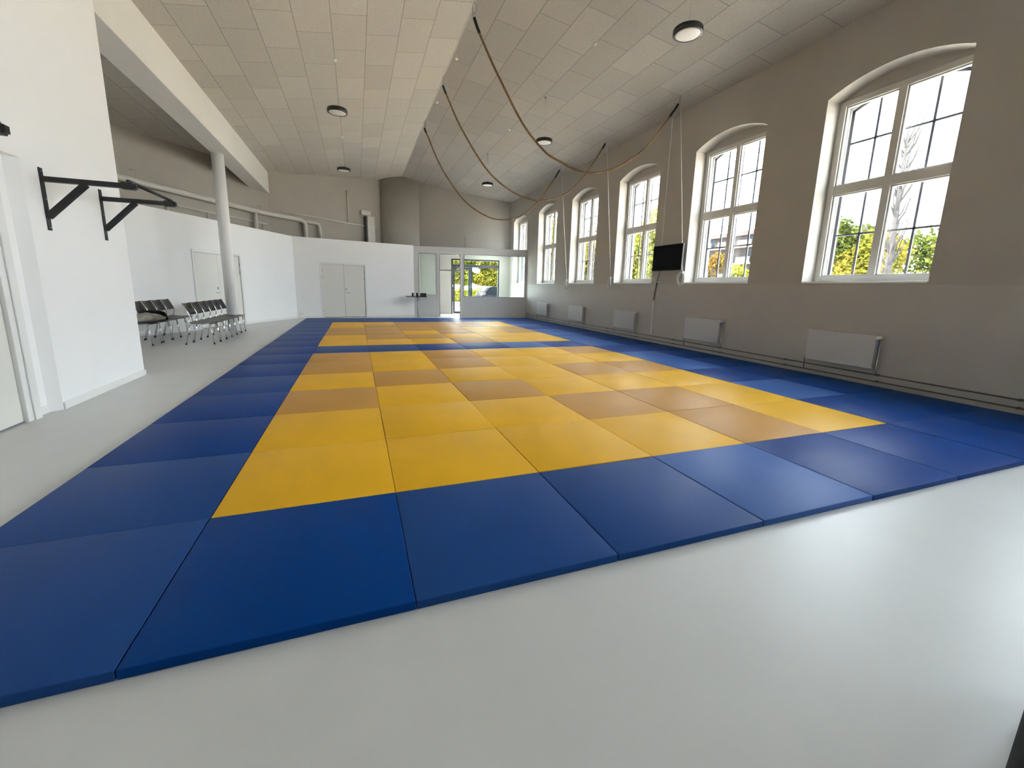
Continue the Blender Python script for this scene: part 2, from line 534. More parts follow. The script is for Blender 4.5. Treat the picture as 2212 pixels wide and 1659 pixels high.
# windows
def make_window(i, yc):
    names = ['arched window behind the camera, outside the view', 'arched window beside the camera, outside the view', 'nearest large arched window on the right', 'second arched window, right of the wall television',
             'third arched window, left of the wall television', 'fourth arched window from the near end',
             'fifth arched window from the near end', 'last arched window, above the entrance lobby']
    lab = names[i]
    t = empty('window_%d' % (i + 1), (XW, yc, 0), lab, 'window', kind='structure')
    f = MB()
    x0, x1 = 0.29, 0.36
    z0, z1, zt0, zt1 = 1.585, 4.43, 2.99, 3.135
    f.box(x0, x1, -HW, -HW + 0.10, z0, z1)
    f.box(x0, x1, HW - 0.10, HW, z0, z1)
    f.box(x0, x1, -HW + 0.10, HW - 0.10, z0, 1.675)
    f.box(x0, x1, -HW + 0.10, HW - 0.10, 4.345, z1)
    f.box(x0 + 0.002, x1, -0.05, 0.05, 1.675, 4.345)
    f.box(x0, x1, -HW + 0.10, -0.05, zt0, zt1)
    f.box(x0, x1, 0.05, HW - 0.10, zt0, zt1)
    for s in (-1, 1):                       # casement beads
        for (a, c) in ((1.675, zt0), (zt1, 4.345)):
            ya, yb = (0.05, HW - 0.10) if s > 0 else (-HW + 0.10, -0.05)
            f.box(x0 + 0.03, x1 + 0.01, ya, ya + 0.022, a, c)
            f.box(x0 + 0.03, x1 + 0.01, yb - 0.022, yb, a, c)
            f.box(x0 + 0.03, x1 + 0.01, ya, yb, a, a + 0.02)
            f.box(x0 + 0.03, x1 + 0.01, ya, yb, c - 0.02, c)
    f.build('window_frame', MT['frame'], t, bevel=0.004)
    for s in (-1, 1):
        for (a, c) in ((1.69, zt0 - 0.015), (zt1 + 0.015, 4.33)):
            ya, yb = (0.07, HW - 0.12) if s > 0 else (-HW + 0.12, -0.07)
            MB().box(x0 + 0.045, x0 + 0.051, ya, yb, a, c).build('pane', MT['glass'], t)
    a = arc(0)
    MB().prism([(0.31, y, z) for y, z in a], (0.05, 0, 0)).build('lunette_panel', MT['wall'], t)
    # outer leaf of the wall with the old iron window
    ho = 0.755
    ao = arc(0, 12, ho, 4.30, 4.47)
    m = MB()
    m.prism([(0.42, y, z) for y, z in ao] + [(0.42, HW, 4.30), (0.42, HW, 4.62), (0.42, -HW, 4.62), (0.42, -HW, 4.30)], (0.13, 0, 0))
    m.box(0.42, 0.55, -HW, -ho, ZS, 4.30)
    m.box(0.42, 0.55, ho, HW, ZS, 4.30)
    m.box(0.42, 0.55, -ho, ho, ZS, 1.60)
    m.build('outer_reveal', MT['trim'], t)
    g = MB()
    def ob(y0, y1, za, zb): g.box(0.445, 0.475, y0, y1, za, zb)
    ob(-ho, -ho + 0.045, 1.60, 4.30); ob(ho - 0.045, ho, 1.60, 4.30)
    ob(-ho, ho, 1.60, 1.64)
    def top(y):
        rise = 0.17; R = (ho * ho + rise * rise) / (2 * rise)
        return 4.47 - R + math.sqrt(R * R - y * y)
    for y in (-0.36, 0.0, 0.36):
        h = 0.016 if y else 0.018
        g.box(0.45, 0.47, y - h, y + h, 1.64, top(y) - 0.01)
    for z in (2.35, 3.05, 3.795):
        h = 0.015 if z != 3.05 else 0.03
        g.box(0.45, 0.47, -ho + 0.045, ho - 0.045, z - h, z + h)
    ai = arc(0, 12, ho, 4.255, 4.425)
    g.prism([(0.445, y, z) for y, z in ao] + [(0.445, y, z) for y, z in reversed(ai)], (0.03, 0, 0))
    g.build('outer_iron_window', MT['darksteel'], t)
    MB().prism([(0.458, -ho + 0.03, 1.62), (0.458, ho - 0.03, 1.62), (0.458, ho - 0.03, 4.25)] + [(0.458, y * 0.95, z) for y, z in reversed(ai)] + [(0.458, -ho + 0.03, 4.25)],
               (0.004, 0, 0)).build('outer_pane', MT['glass'], t)
    MB().box(-0.012, 0.33, -HW + 0.004, HW - 0.004, ZS, ZS + 0.03).build('window_sill', MT['trim'], t, bevel=0.004)
    return t
for i, yc in enumerate(WIN_Y):
    make_window(i, yc)

# near left wall (solid block of the neighbouring room) with the door recess
RX = -2.14
b = MB()
zt = zl(XL) + 0.02
b.box(-6.8, XL, 2.91, 4.70, 0, 5.0)
b.box(-6.8, RX, 1.46, 2.91, 0, 2.42)
b.prism([(RX, 2.83, 0), (XL, 2.91, 0), (RX - 0.3, 2.91, 0)], (0, 0, 2.42))
b.box(-6.8, XL, 1.46, 2.91, 2.42, 5.0)
b.box(-6.8, XL, YB, 1.46, 0, 5.0)
b.prism([(XL, YB, 5.0), (XL, YB, zt), (-6.8, YB, zl(-6.8) + 0.02), (-6.8, YB, 4.6)], (0, 4.70 - YB, 0))
struct(b.build('wall_left', MT['white']), 'bright white near wall on the left holding the pull-up bars', 'wall')
b = MB()
b.box(XL, XL + 0.016, 2.91, 4.716, 0, 0.075)
b.box(-4.0, XL + 0.016, 4.70, 4.716, 0, 0.075)
b.box(XL, XL + 0.016, YB, 1.46, 0, 0.075)
b.box(RX, RX + 0.014, 2.66, 2.83, 0, 0.075)
struct(b.build('baseboard_left', MT['trim'], bevel=0.004), 'low white skirting along the near left wall', 'baseboard')

# near-left door
t = empty('door_1', (RX, 2.05, 0), 'cream door cut by the left picture edge', 'door', kind='structure')
f = MB()
f.box(0, 0.045, 0.43, 0.59, 0, 2.20); f.box(0.045, 0.06, 0.50, 0.59, 0, 2.20)
f.box(0, 0.045, -0.59, -0.43, 0, 2.20); f.box(0.045, 0.06, -0.59, -0.50, 0, 2.20)
f.box(0, 0.045, -0.43, 0.43, 2.08, 2.20)
f.build('door_frame', MT['trim'], t, bevel=0.005)
MB().box(-0.01, 0.012, -0.425, 0.425, 0.022, 2.075).build('door_leaf', MT['cream'], t, bevel=0.003)
MB().box(-0.005, 0.02, -0.43, 0.43, 0, 0.012).build('threshold', MT['greyframe'], t)
h = MB(); h.tube([(0.01, -0.36, 1.03), (0.06, -0.36, 1.03), (0.065, -0.25, 1.03)], 0.009)
h.build('door_handle', MT['steel'], t)

# beam and column
b = MB().prism([(-2.53, 4.69, 4.55), (XL, 4.69, 4.55), (XL, 4.69, zl(XL) + 0.02), (-2.53, 4.69, zl(-2.53) + 0.02)], (0, 17.6 - 4.69, 0))
struct(b.build('beam', MT['beam'], bevel=0.008), 'long white ceiling beam running to the far wall', 'beam')
b = MB().lathe([(0, 0), (0.14, 0), (0.14, 4.55), (0, 4.55)], 40, (-2.40, 10.92, 0))
struct(b.build('column', MT['white']), 'round white column standing behind the right row of chairs', 'column')

def wall_line(p, q, thick, z0, z1a, z1b, side):
    """prism wall between plan points p,q; thick to the given side (unit vector away from the hall)"""
    p, q = Vector(p), Vector(q)
    pts = [(p.x, p.y, z0), (q.x, q.y, z0), (q.x, q.y, z1b), (p.x, p.y, z1a)]
    return pts, Vector(side) * thick

# low partition walls (3.05 m high)
HL = 3.05
def wall_frame(origin, d, n):
    """local: x along wall, y towards the hall, z up"""
    m = Matrix.Identity(4)
    for i in range(3):
        m[i][0] = d[i]; m[i][1] = n[i]; m[i][2] = (0, 0, 1)[i]
    m.translation = origin
    return m
# alcove wall: local x measured from AB along dA
MA = wall_frame(AB, dA, nA)
LA = 11.8
b = MB()
b.box(0, 2.85, -0.14, 0, 0, HL); b.box(4.60, LA, -0.14, 0, 0, HL); b.box(2.85, 4.60, -0.14, 0, 2.13, HL)
b.xform(MA)
struct(b.build('wall_alcove', MT['white']), 'low white partition wall behind the chairs', 'wall')
b = MB()
b.box(0, 2.80, 0, 0.014, 0, 0.07); b.box(4.66, LA, 0, 0.014, 0, 0.07)
b.xform(MA)
struct(b.build('baseboard_alcove', MT['trim']), 'low white skirting behind the chairs', 'baseboard')

def double_door(name, mtx, w0, split, w1, z1, label, flip):
    t = empty(name, (0, 0, 0), label, 'door', kind='structure')
    t.matrix_world = mtx
    f = MB()
    f.box(w0 - 0.07, w0, -0.02, 0.018, 0, z1 + 0.07); f.box(w1, w1 + 0.07, -0.02, 0.018, 0, z1 + 0.07)
    f.box(w0, w1, -0.02, 0.018, z1, z1 + 0.07)
    f.build('door_frame', MT['trim'], t, bevel=0.004)
    g = 0.006
    l1 = MB().box(w0 + g, split - g / 2, -0.05, -0.012, 0.02, z1 - g).build('door_leaf', MT['cream'], t, bevel=0.003)
    l2 = MB().box(split + g / 2, w1 - g, -0.05, -0.012, 0.02, z1 - g).build('door_leaf', MT['cream'], t, bevel=0.003)
    MB().box(w0, w1, -0.055, -0.052, 0, z1).build('door_rebate', MT['greyframe'], t)
    act, s = (l2, 1) if not flip else (l1, -1)
    xh = split + s * 0.07
    h = MB().tube([(xh, -0.012, 1.0), (xh, 0.03, 1.0), (xh + s * 0.02, 0.04, 1.0), (xh + s * 0.13, 0.04, 1.0)], 0.010)
    h.build('door_handle', MT['steel'], act)
    MB().box(xh - 0.02, xh + 0.02, -0.012, -0.004, 1.10, 1.16).build('lock_plate', MT['greyframe'], act)
    for leaf, xx in ((l1, w0 + 0.01), (l2, w1 - 0.01)):
        for z in (0.28, z1 - 0.50, z1 - 0.25):
            MB().tube([(xx, -0.004, z - 0.05), (xx, -0.004, z + 0.05)], 0.012, 8).build('hinge', MT['steel'], leaf)
    return t
double_door('door_2', MA, 2.87, 3.75, 4.58, 2.10, 'cream double door behind the column and chairs', False)

# far low wall with the double door
dD = (E0 - AB).normalized()
nD = Vector((dD.y, -dD.x, 0))
MD = wall_frame(AB, dD, nD)
LD = (E0 - AB).length
b = MB()
b.box(0, 0.94, -0.14, 0, 0, HL); b.box(2.59, LD, -0.14, 0, 0, HL); b.box(0.94, 2.59, -0.14, 0, 2.12, HL)
b.xform(MD)
struct(b.build('wall_far_low', MT['white']), 'low white far wall holding the closed double door', 'wall')
b = MB()
b.box(0, 0.88, 0, 0.014, 0, 0.07); b.box(2.66, LD, 0, 0.014, 0, 0.07)
b.xform(MD)
struct(b.build('baseboard_far', MT['trim']), 'low white skirting beside the far double door', 'baseboard')
double_door('door_3', MD, 0.96, 1.76, 2.57, 2.09, 'closed cream double door in the far wall', False)

# roof deck over the low rooms
b = MB()
o8 = -nA * 0.8
pts = [AB - nA * 0.14, AB + dA * LA - nA * 0.14, AB + dA * LA + o8, K1, K2, K3, E0 - nD * 0.14]
b.prism([(p.x, p.y, 2.90) for p in pts], (0, 0, 0.06))
struct(b.build('slab', MT['wall']), 'dusty roof slab on top of the low partition rooms', 'roof')

# tall walls behind
def tall(name, pts, label, m='wall', thick=0.3):
    """polyline wall following the ceiling, thickened away from the hall centre"""
    b = MB()
    c = Vector((3, 8, 0))
    for p, q in zip(pts, pts[1:]):
        p, q = Vector(p), Vector(q)
        d = (q - p).normalized()
        n = Vector((d.y, -d.x, 0))
        if n.dot(c - p) > 0: n = -n
        zz = lambda v: (zl(v.x) if v.x < XR else zr(v.x)) + 0.03
        pl = [(p.x, p.y, 0), (q.x, q.y, 0), (q.x, q.y, zz(q))]
        if (p.x - XR) * (q.x - XR) < 0:
            k = (XR - p.x) / (q.x - p.x)
            pl.append((XR, p.y + k * (q.y - p.y), ZR + 0.03))
        pl.append((p.x, p.y, zz(p)))
        b.prism(pl, n * thick)
    return struct(b.build(name, MT[m]), label, 'wall')
UP0 = K1
UP1 = AB + dA * LA + o8
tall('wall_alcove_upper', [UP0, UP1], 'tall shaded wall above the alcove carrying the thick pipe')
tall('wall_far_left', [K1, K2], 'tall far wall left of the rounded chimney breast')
bul = [K2 + Vector((0, 0, 0))]
for k in range(1, 12):
    a = math.pi * k / 12
    mid = (K2 + K3) / 2
    ax = (K3 - K2) / 2
    nn = Vector((ax.y, -ax.x, 0)).normalized()
    bul.append(mid - ax * math.cos(a) * 0.98 + nn * 0.48 * math.sin(a))
bul.append(K3)
b = MB()
pl = [(p.x, p.y, 0) for p in bul] + [(K3.x, K3.y + 0.4, 0), (K2.x, K2.y + 0.4, 0)]
vb = [b.bm.verts.new(p) for p in pl]
vt = [b.bm.verts.new((p[0], p[1], (zl(p[0]) if p[0] < XR else zr(p[0])) + 0.03)) for p in pl]
b.bm.faces.new(list(reversed(vb)))
b.bm.faces.new(vt)
for i in range(len(pl)):
    j = (i + 1) % len(pl)
    fc = b.bm.faces.new([vb[i], vb[j], vt[j], vt[i]])
    fc.smooth = i < len(bul) - 1
struct(b.build('wall_chimney', MT['wall']), 'rounded chimney breast in the middle of the far wall', 'wall')

# far right wall with the entrance opening (local x from K3 towards K4, y to the hall)
dF = (K4 - K3).normalized()
nF = Vector((dF.y, -dF.x, 0))
MF = wall_frame(K3, dF, nF)
LF = (K4 - K3).length
def ztop_at(t):
    p = K3 + dF * t
    return (zl(p.x) if p.x < XR else zr(p.x)) + 0.03
b = MB()
b.box(0, 1.48, -0.3, 0, 0, 2.68); b.box(3.86, LF + 0.3, -0.3, 0, 0, 2.68)
b.prism([(0, 0, 2.68), (LF + 0.3, 0, 2.68), (LF + 0.3, 0, ztop_at(LF + 0.3)), (0, 0, ztop_at(0))], (0, -0.3, 0))
b.xform(MF)
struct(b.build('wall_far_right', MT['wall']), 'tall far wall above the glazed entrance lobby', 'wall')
# wall behind the camera
b = MB().box(-6.8, XO, YB - 0.3, YB, 0, 4.6)
b.prism([(-6.8, YB, 4.6), (XO, YB, 4.6), (XO, YB, zr(XO) + 0.02), (XR, YB, ZR + 0.02), (-6.8, YB, zl(-6.8) + 0.02)], (0, -0.3, 0))
struct(b.build('wall_back', MT['wall']), 'wall behind the camera', 'wall')
# side closure of the alcove
b = MB().box(-9.0, -6.8, 4.4, 4.7, 0, 4.55)
struct(b.build('wall_alcove_end', MT['white']), 'end wall of the alcove behind the near left wall', 'wall')

# ------------------------------------------------------------------ lobby partition (local x from E0 to P1, y to the hall)
dP = (P1 - E0).normalized()
nP = Vector((dP.y, -dP.x, 0))
MP = wall_frame(E0, dP, nP)
LP = (P1 - E0).length
b = MB()
HP = 3.03
b.box(0, LP, -0.12, 0, 2.745, HP)
b.box(0, 0.215, -0.12, 0, 0, 2.745); b.box(0.965, 1.09, -0.12, 0, 0, 2.745)
b.box(2.015, 2.165, -0.12, 0, 0, 2.745); b.box(4.92, LP, -0.12, 0, 0, 2.745)
b.box(0.215, 0.965, -0.12, 0, 0, 0.95); b.box(2.165, 4.92, -0.12, 0, 0, 0.915)
b.xform(MP)
struct(b.build('wall_lobby', MT['partition']), 'low backlit lobby partition with glazed openings', 'wall')

def glazing(name, x0, x1, z0, z1, label, cat='window', bars=()):
    t = empty(name, (0, 0, 0), label, cat, kind='structure')
    t.matrix_world = MP
    f = MB()
    k = 0.022
    f.box(x0, x0 + k, -0.09, 0.006, z0, z1); f.box(x1 - k, x1, -0.09, 0.006, z0, z1)
    f.box(x0 + k, x1 - k, -0.09, 0.006, z1 - k, z1)
    f.box(x0 + k, x1 - k, -0.09, 0.006, z0, z0 + k)
    f.build('window_frame', MT['greyframe'], t)
    MB().box(x0 + k, x1 - k, -0.05, -0.042, z0 + k, z1 - k).build('pane', MT['lobbyglass'], t)
    return t
glazing('window_9', 0.215, 0.965, 0.95, 2.745, 'narrow window left of the lobby doorway')
glazing('window_10', 2.165, 4.92, 0.915, 2.745, 'wide window right of the lobby doorway')
t = empty('door_4', (0, 0, 0), 'open lobby doorway with a glazed light above', 'door', kind='structure')
t.matrix_world = MP
f = MB()
f.box(1.09, 1.115, -0.12, 0.012, 0, 2.745); f.box(1.985, 2.015, -0.12, 0.012, 0, 2.745)
f.box(1.115, 1.985, -0.12, 0.012, 2.72, 2.745); f.box(1.115, 1.985, -0.12, 0.012, 2.02, 2.06)
f.build('door_frame', MT['greyframe'], t)
MB().box(1.115, 1.985, -0.06, -0.052, 2.06, 2.72).build('pane', MT['glass'], t)
f = MB()
f.box(1.035, 1.09, 0, 0.015, 0, 2.80); f.box(2.015, 2.07, 0, 0.015, 0, 2.80); f.box(1.09, 2.015, 0, 0.015, 2.745, 2.80)
f.build('architrave', MT['trim'], t)
# lobby shell: roof and left wall
b = MB()
q = [E0 + nP * -0.12, P1 + nP * -0.12, K4 + Vector((0, -0.01, 0)), K3 + Vector((0.02, 0, 0))]
b.prism([(p.x, p.y, 2.93) for p in q], (0, 0, 0.09))
struct(b.build('slab', MT['white']), 'flat roof slab over the entrance lobby', 'roof')
b = MB()
a0, a1 = E0 - nP * 0.12, K3
dd = (a1 - a0).normalized(); nn = Vector((-dd.y, dd.x, 0))
b.prism([(a0.x, a0.y, 0), (a1.x, a1.y, 0), (a1.x, a1.y, 2.93), (a0.x, a0.y, 2.93)], nn * 0.12)
struct(b.build('wall_lobby_left', MT['white']), 'white side wall inside the entrance lobby', 'wall')

# glazed entrance in the far right wall
t = empty('door_5', (0, 0, 0), 'anthracite glazed entrance door and side light in the lobby', 'door', kind='structure')
t.matrix_world = MF
f = MB()
def fb(x0, x1, z0, z1): f.box(x0, x1, -0.16, -0.08, z0, z1)
fb(1.48, 1.56, 0, 2.68); fb(3.79, 3.86, 0, 2.68); fb(1.56, 3.79, 2.61, 2.68); fb(1.56, 3.79, 2.29, 2.42)
fb(2.42, 2.52, 0, 2.29); fb(2.52, 3.79, 0, 0.08)
f.build('door_frame', MT['anthracite'], t, bevel=0.004)
f = MB()
def lb(x0, x1, z0, z1): f.box(x0, x1, -0.15, -0.09, z0, z1)
lb(1.565, 1.66, 0.02, 2.28); lb(2.32, 2.415, 0.02, 2.28); lb(1.66, 2.32, 0.02, 0.14); lb(1.66, 2.32, 2.17, 2.28)
leaf = f.build('door_leaf', MT['anthracite'], t, bevel=0.004)
MB().box(1.66, 2.32, -0.122, -0.116, 0.14, 2.17).build('pane', MT['glass'], leaf)
MB().tube([(2.36, -0.09, 1.0), (2.36, -0.05, 1.0), (2.26, -0.045, 1.0)], 0.010).build('door_handle', MT['steel'], leaf)
MB().box(1.75, 2.05, -0.09, -0.04, 2.20, 2.26).build('door_closer', MT['steel'], leaf)
MB().box(2.52, 3.79, -0.122, -0.116, 0.08, 2.29).build('pane', MT['glass'], t)
MB().box(1.56, 3.79, -0.122, -0.116, 2.42, 2.61).build('pane', MT['glass'], t)

MT['lit'] = bpy.data.materials.new('lit_opal_glass')
MT['lit'].use_nodes = True
MT['lit'].node_tree.nodes['Principled BSDF'].inputs['Base Color'].default_value = (0.85, 0.85, 0.85, 1)
MT['lit'].node_tree.nodes['Principled BSDF'].inputs['Emission Color'].default_value = (0.88, 0.95, 1.0, 1)
MT['lit'].node_tree.nodes['Principled BSDF'].inputs['Emission Strength'].default_value = 25.0
t = empty('ceiling_light', (6.9, 17.0, 2.93), 'round lit ceiling light inside the entrance lobby', 'lamp')
MB().lathe([(0.17, -0.03), (0.19, -0.03), (0.19, 0.0), (0.17, 0.0)], 32).build('rim', MT['trim'], t)
MB().lathe([(0, -0.075), (0.10, -0.065), (0.17, -0.03), (0.17, -0.005), (0, -0.005)], 32).build('diffuser', MT['lit'], t)

# ------------------------------------------------------------------ judo mats: 9 columns x 16 rows, each 1 x 1 m
NEAR = [  # rows 0..5 of the near yellow square, columns 0..5
    'AAAABA', 'AAABBA', 'BABAAA', 'ABAABB', 'BABAAA', 'BABAAB']
FAR = ['AAABAA', 'ABBAAA', 'BBABAB', 'BBBBAB', 'ABBBBA', 'AABBBA']
LEFT = {-1: 'C', 0: 'C', 1: 'D', 2: 'D', 3: 'C', 4: 'D', 5: 'D', 6: 'D', 7: 'D', 8: 'D', 9: 'C', 10: 'C', 11: 'C', 12: 'C', 13: 'D', 14: 'C'}
FRONT = ['D', 'C', 'C', 'L', 'D', 'D', 'D', 'D']
STRIPE = ['C', 'C', 'D', 'D', 'L', 'D']
R6 = {0: 'D', 1: 'L', 2: 'D', 3: 'L', 4: 'L', 5: 'D', 6: 'L', 7: 'L', 8: 'L', 9: 'L', 10: 'D', 11: 'L', 12: 'D'}
def mat_type(i, j):
    if i == -1: return LEFT[j]
    if j == -1: return FRONT[i]
    if i == 7: return 'D'
    if i == 6 and j <= 12: return R6[j]
    if j in (13, 14): return 'C' if (i * 3 + j * 5) % 7 in (0, 3) else 'D'
    if j == 6: return STRIPE[i]
    if j < 6: return NEAR[j][i]
    return FAR[j - 7][i]
TONE = {'L': 'light blue', 'D': 'deep blue', 'C': 'faded blue', 'A': 'bright yellow', 'B': 'tan yellow'}
mat_mesh = {}
for k in 'ABCDL':
    b = MB().box(-0.498, 0.498, -0.499, 0.499, 0.0, 0.04)
    bmesh.ops.bevel(b.bm, geom=[e for e in b.bm.edges], offset=0.005, segments=3, profile=0.6, affect='EDGES')
    for fc in b.bm.faces: fc.smooth = True
    bmesh.ops.recalc_face_normals(b.bm, faces=b.bm.faces)
    me = bpy.data.meshes.new('judo_mat')
    b.bm.to_mesh(me); b.bm.free()
    me.materials.append(MT[k])
    mat_mesh[k] = me
rng = random.Random(3)
for j in range(-1, 15):
    for i in range(-1, 8):
        k = mat_type(i, j)
        o = bpy.data.objects.new('judo_mat', mat_mesh[k])
        COL.objects.link(o)
        o.location = (i + 0.5 + rng.uniform(-0.0015, 0.0015), j + 0.5 + rng.uniform(-0.0008, 0.0008), 0.0)
        o.rotation_euler = (0, 0, rng.uniform(-0.0008, 0.0008))
        o.scale = (1, 1, 1 + rng.uniform(-0.04, 0.04))
        tone = TONE[k]
        if 0 <= i <= 5 and 0 <= j <= 5:
            lab = '%s mat, near yellow square, %s row from front, %s from left' % (tone, ORD[j], ORD[i]); g = 'yellow mats of the near square'
        elif 0 <= i <= 5 and 7 <= j <= 12:
            lab = '%s mat, far yellow square, %s row past the stripe, %s from left' % (tone, ORD[j - 7], ORD[i]); g = 'yellow mats of the far square'
        elif 0 <= i <= 5 and j == 6:
            lab = '%s mat in the stripe between yellow squares, %s from left' % (tone, ORD[i]); g = 'blue mats of the middle stripe'
        elif j == -1:
            lab = '%s mat on the front edge, %s from the left corner' % (tone, ORD[i + 1]); g = 'blue mats on the front edge'
        elif i == -1:
            lab = '%s mat on the left edge, %s from the front corner' % (tone, ORD[j + 1]); g = 'blue mats on the left edge'
        elif i == 7:
            lab = '%s mat along the window wall, %s from the front' % (tone, ORD[j + 1]); g = 'blue mats along the window wall'
        elif i == 6:
            lab = '%s mat between yellow and window-wall strip, %s from the front' % (tone, ORD[j + 1]); g = 'blue mats beside the right strip'
        else:
            lab = '%s mat behind the far square, %s row, %s from left' % (tone, 'first' if j == 13 else 'last', ORD[i + 1]); g = 'blue mats behind the far square'
        tag(o, lab, 'mat', g)

# ------------------------------------------------------------------ chairs (local x: forwards, origin on the floor at the rear feet)
def make_chair():
    t = empty('stacking_chair', (0, 0, 0), '', 'chair')
    R_ = 0.0095
    for s in (-1, 1):
        y = s * 0.212
        front = MB().tube([(0.50, y, 0.012), (0.475, y, 0.25), (0.455, y, 0.43)], R_, 8).build('leg', MT['chrome'], t)
        rear = MB().tube([(0.0, y, 0.012), (0.055, y, 0.25), (0.095, y, 0.43)], R_, 8).build('leg', MT['chrome'], t)
        for lg, x in ((front, 0.501), (rear, -0.001)):
            MB().lathe([(0, 0), (0.016, 0), (0.016, 0.022), (0.012, 0.03), (0, 0.03)], 10, (x, y, 0)).build('foot_cap', MT['rubber'], lg)
        MB().tube([(0.46, y, 0.432), (0.28, y, 0.434), (0.12, y, 0.44), (0.085, y, 0.47), (0.095, y, 0.54), (0.11, y, 0.62), (0.06, y, 0.74), (0.0, y, 0.865)], R_, 8
                  ).build('side_rail', MT['chrome'], t)
    MB().tube([(0.44, -0.212, 0.425), (0.44, 0.212, 0.425)], 0.009, 8).build('stretcher', MT['chrome'], t)
    MB().tube([(0.11, -0.212, 0.428), (0.11, 0.212, 0.428)], 0.009, 8).build('stretcher', MT['chrome'], t)
    def shell(prof, hw, th, name, dish):
        b = MB()
        n = 8
        rows = []
        for (x, z, nx, nz) in prof:
            top = []; bot = []
            for k in range(n + 1):
                u = -1 + 2 * k / n
                d = dish * (u * u - 1)
                top.append(b.bm.verts.new((x + nx * d, u * hw, z + nz * d)))
                bot.append(b.bm.verts.new((x + nx * (d - th), u * hw, z + nz * (d - th))))
            rows.append((top, bot))
        for (t0, b0), (t1, b1) in zip(rows, rows[1:]):
            for k in range(n):
                b.bm.faces.new([t0[k], t0[k + 1], t1[k + 1], t1[k]])
                b.bm.faces.new([b0[k + 1], b0[k], b1[k], b1[k + 1]])
            b.bm.faces.new([t0[0], t1[0], b1[0], b0[0]])
            b.bm.faces.new([t1[n], t0[n], b0[n], b1[n]])
        for (tt, bb), r in ((rows[0], 1), (rows[-1], -1)):
            for k in range(n):
                b.bm.faces.new([tt[k + 1], tt[k], bb[k], bb[k + 1]] if r > 0 else [tt[k], tt[k + 1], bb[k + 1], bb[k]])
        return b.build(name, MT['seat'], t, smooth=True)
    shell([(0.06, 0.475, 0.25, 0.97), (0.12, 0.456, 0.08, 0.99), (0.25, 0.449, 0, 1), (0.38, 0.456, -0.05, 1), (0.46, 0.455, 0.1, 0.99), (0.50, 0.44, 0.5, 0.86)], 0.205, 0.008, 'seat', 0.010)
    shell([(0.118, 0.63, 0.93, 0.37), (0.07, 0.75, 0.93, 0.37), (0.012, 0.87, 0.92, 0.4)], 0.205, 0.008, 'backrest', 0.035)
    return t
proto = make_chair()
CH = []
right_y = [8.20, 8.665, 9.13, 9.59, 10.045, 10.50]
left_y = [8.16, 8.70, 9.20, 9.68, 10.18]
rl = ['nearest chair of the row in front of the column', 'second chair of the row ending at the column', 'third chair of the row ending at the column',
      'fourth chair of the row ending at the column', 'fifth chair of the row ending at the column', 'last chair of the row, touching the round column']
ll = ['chair hidden behind the near white wall edge', 'back row chair next to the near white wall, under the jacket',
      'chair of the back row beneath the black bag', 'empty chair of the back row, just beyond the black bag', 'last chair of the back row, farthest from the near wall']
for n, (y, l) in enumerate(zip(right_y, rl)):
    lab = 'black and chrome ' + l
    if n == 0:
        proto.location = (-2.59, y, 0); proto['label'] = lab; proto['group'] = 'chairs in the row ending at the column'
    else:
        dup(proto, (-2.59, y, 0), random.uniform(-0.005, 0.005), lab)
for y, l in zip(left_y, ll):
    dup(proto, (-3.645, y, 0), random.uniform(-0.02, 0.02), 'black and chrome ' + l, 'chairs in the back row along the alcove wall')

# clothes on the back row
def cloth_blob(name, pts, m, amp, label, cat, seed):
    """one crumpled cloth heap following a spine of (centre, half-width-x, half-height)"""
    rr = random.Random(seed)
    b = MB()
    seg = 20
    sp = []
    n = 6
    for (p, q) in zip(pts, pts[1:]):
        for k in range(n):
            a = k / n
            sp.append([p[0][c] * (1 - a) + q[0][c] * a for c in range(3)] + [p[1] * (1 - a) + q[1] * a, p[2] * (1 - a) + q[2] * a])
    sp.append(list(pts[-1][0]) + [pts[-1][1], pts[-1][2]])
    rings = []
    for i, (x, y, z, hx, hz) in enumerate(sp):
        ring = []
        for k in range(seg):
            a = 2 * math.pi * k / seg
            w_ = 1 + amp * (math.sin(3 * a + i * 0.9) * 0.5 + math.sin(5 * a - i * 0.6) * 0.4 + rr.uniform(-0.3, 0.3))
            zz = z + hz * math.sin(a) * w_
            ring.append(b.bm.verts.new((x + hx * math.cos(a) * w_, y + rr.uniform(-0.008, 0.008), zz)))
        rings.append(ring)
    for A, B in zip(rings, rings[1:]):
        for k in range(seg):
            b.bm.faces.new([A[k], A[(k + 1) % seg], B[(k + 1) % seg], B[k]])
    b.bm.faces.new(list(reversed(rings[0]))); b.bm.faces.new(rings[-1])
    o = b.build(name, m, smooth=True)
    sm = o.modifiers.new('sub', 'SUBSURF'); sm.levels = 1; sm.render_levels = 2
    return tag(o, label, cat)
cloth_blob('jacket', [((-3.36, 7.90, 0.54), 0.12, 0.06), ((-3.34, 8.08, 0.565), 0.19, 0.085), ((-3.33, 8.35, 0.55), 0.21, 0.075), ((-3.31, 8.62, 0.525), 0.19, 0.050), ((-3.28, 8.86, 0.500), 0.15, 0.030), ((-3.27, 8.98, 0.492), 0.08, 0.018)],
           MT['jacket'], 0.15, 'crumpled grey beige jacket spread over the seats of the back row', 'clothing', 4)
cloth_blob('sling_bag', [((-3.31, 8.33, 0.672), 0.035, 0.022), ((-3.30, 8.46, 0.665), 0.06, 0.034), ((-3.29, 8.70, 0.640), 0.075, 0.040), ((-3.26, 8.86, 0.610), 0.065, 0.038), ((-3.20, 8.84, 0.570), 0.04, 0.035), ((-3.15, 8.76, 0.530), 0.03, 0.03), ((-3.11, 8.70, 0.485), 0.024, 0.025)],
           MT['blackcloth'], 0.08, 'black soft bag lying on top of the grey jacket', 'bag', 9)

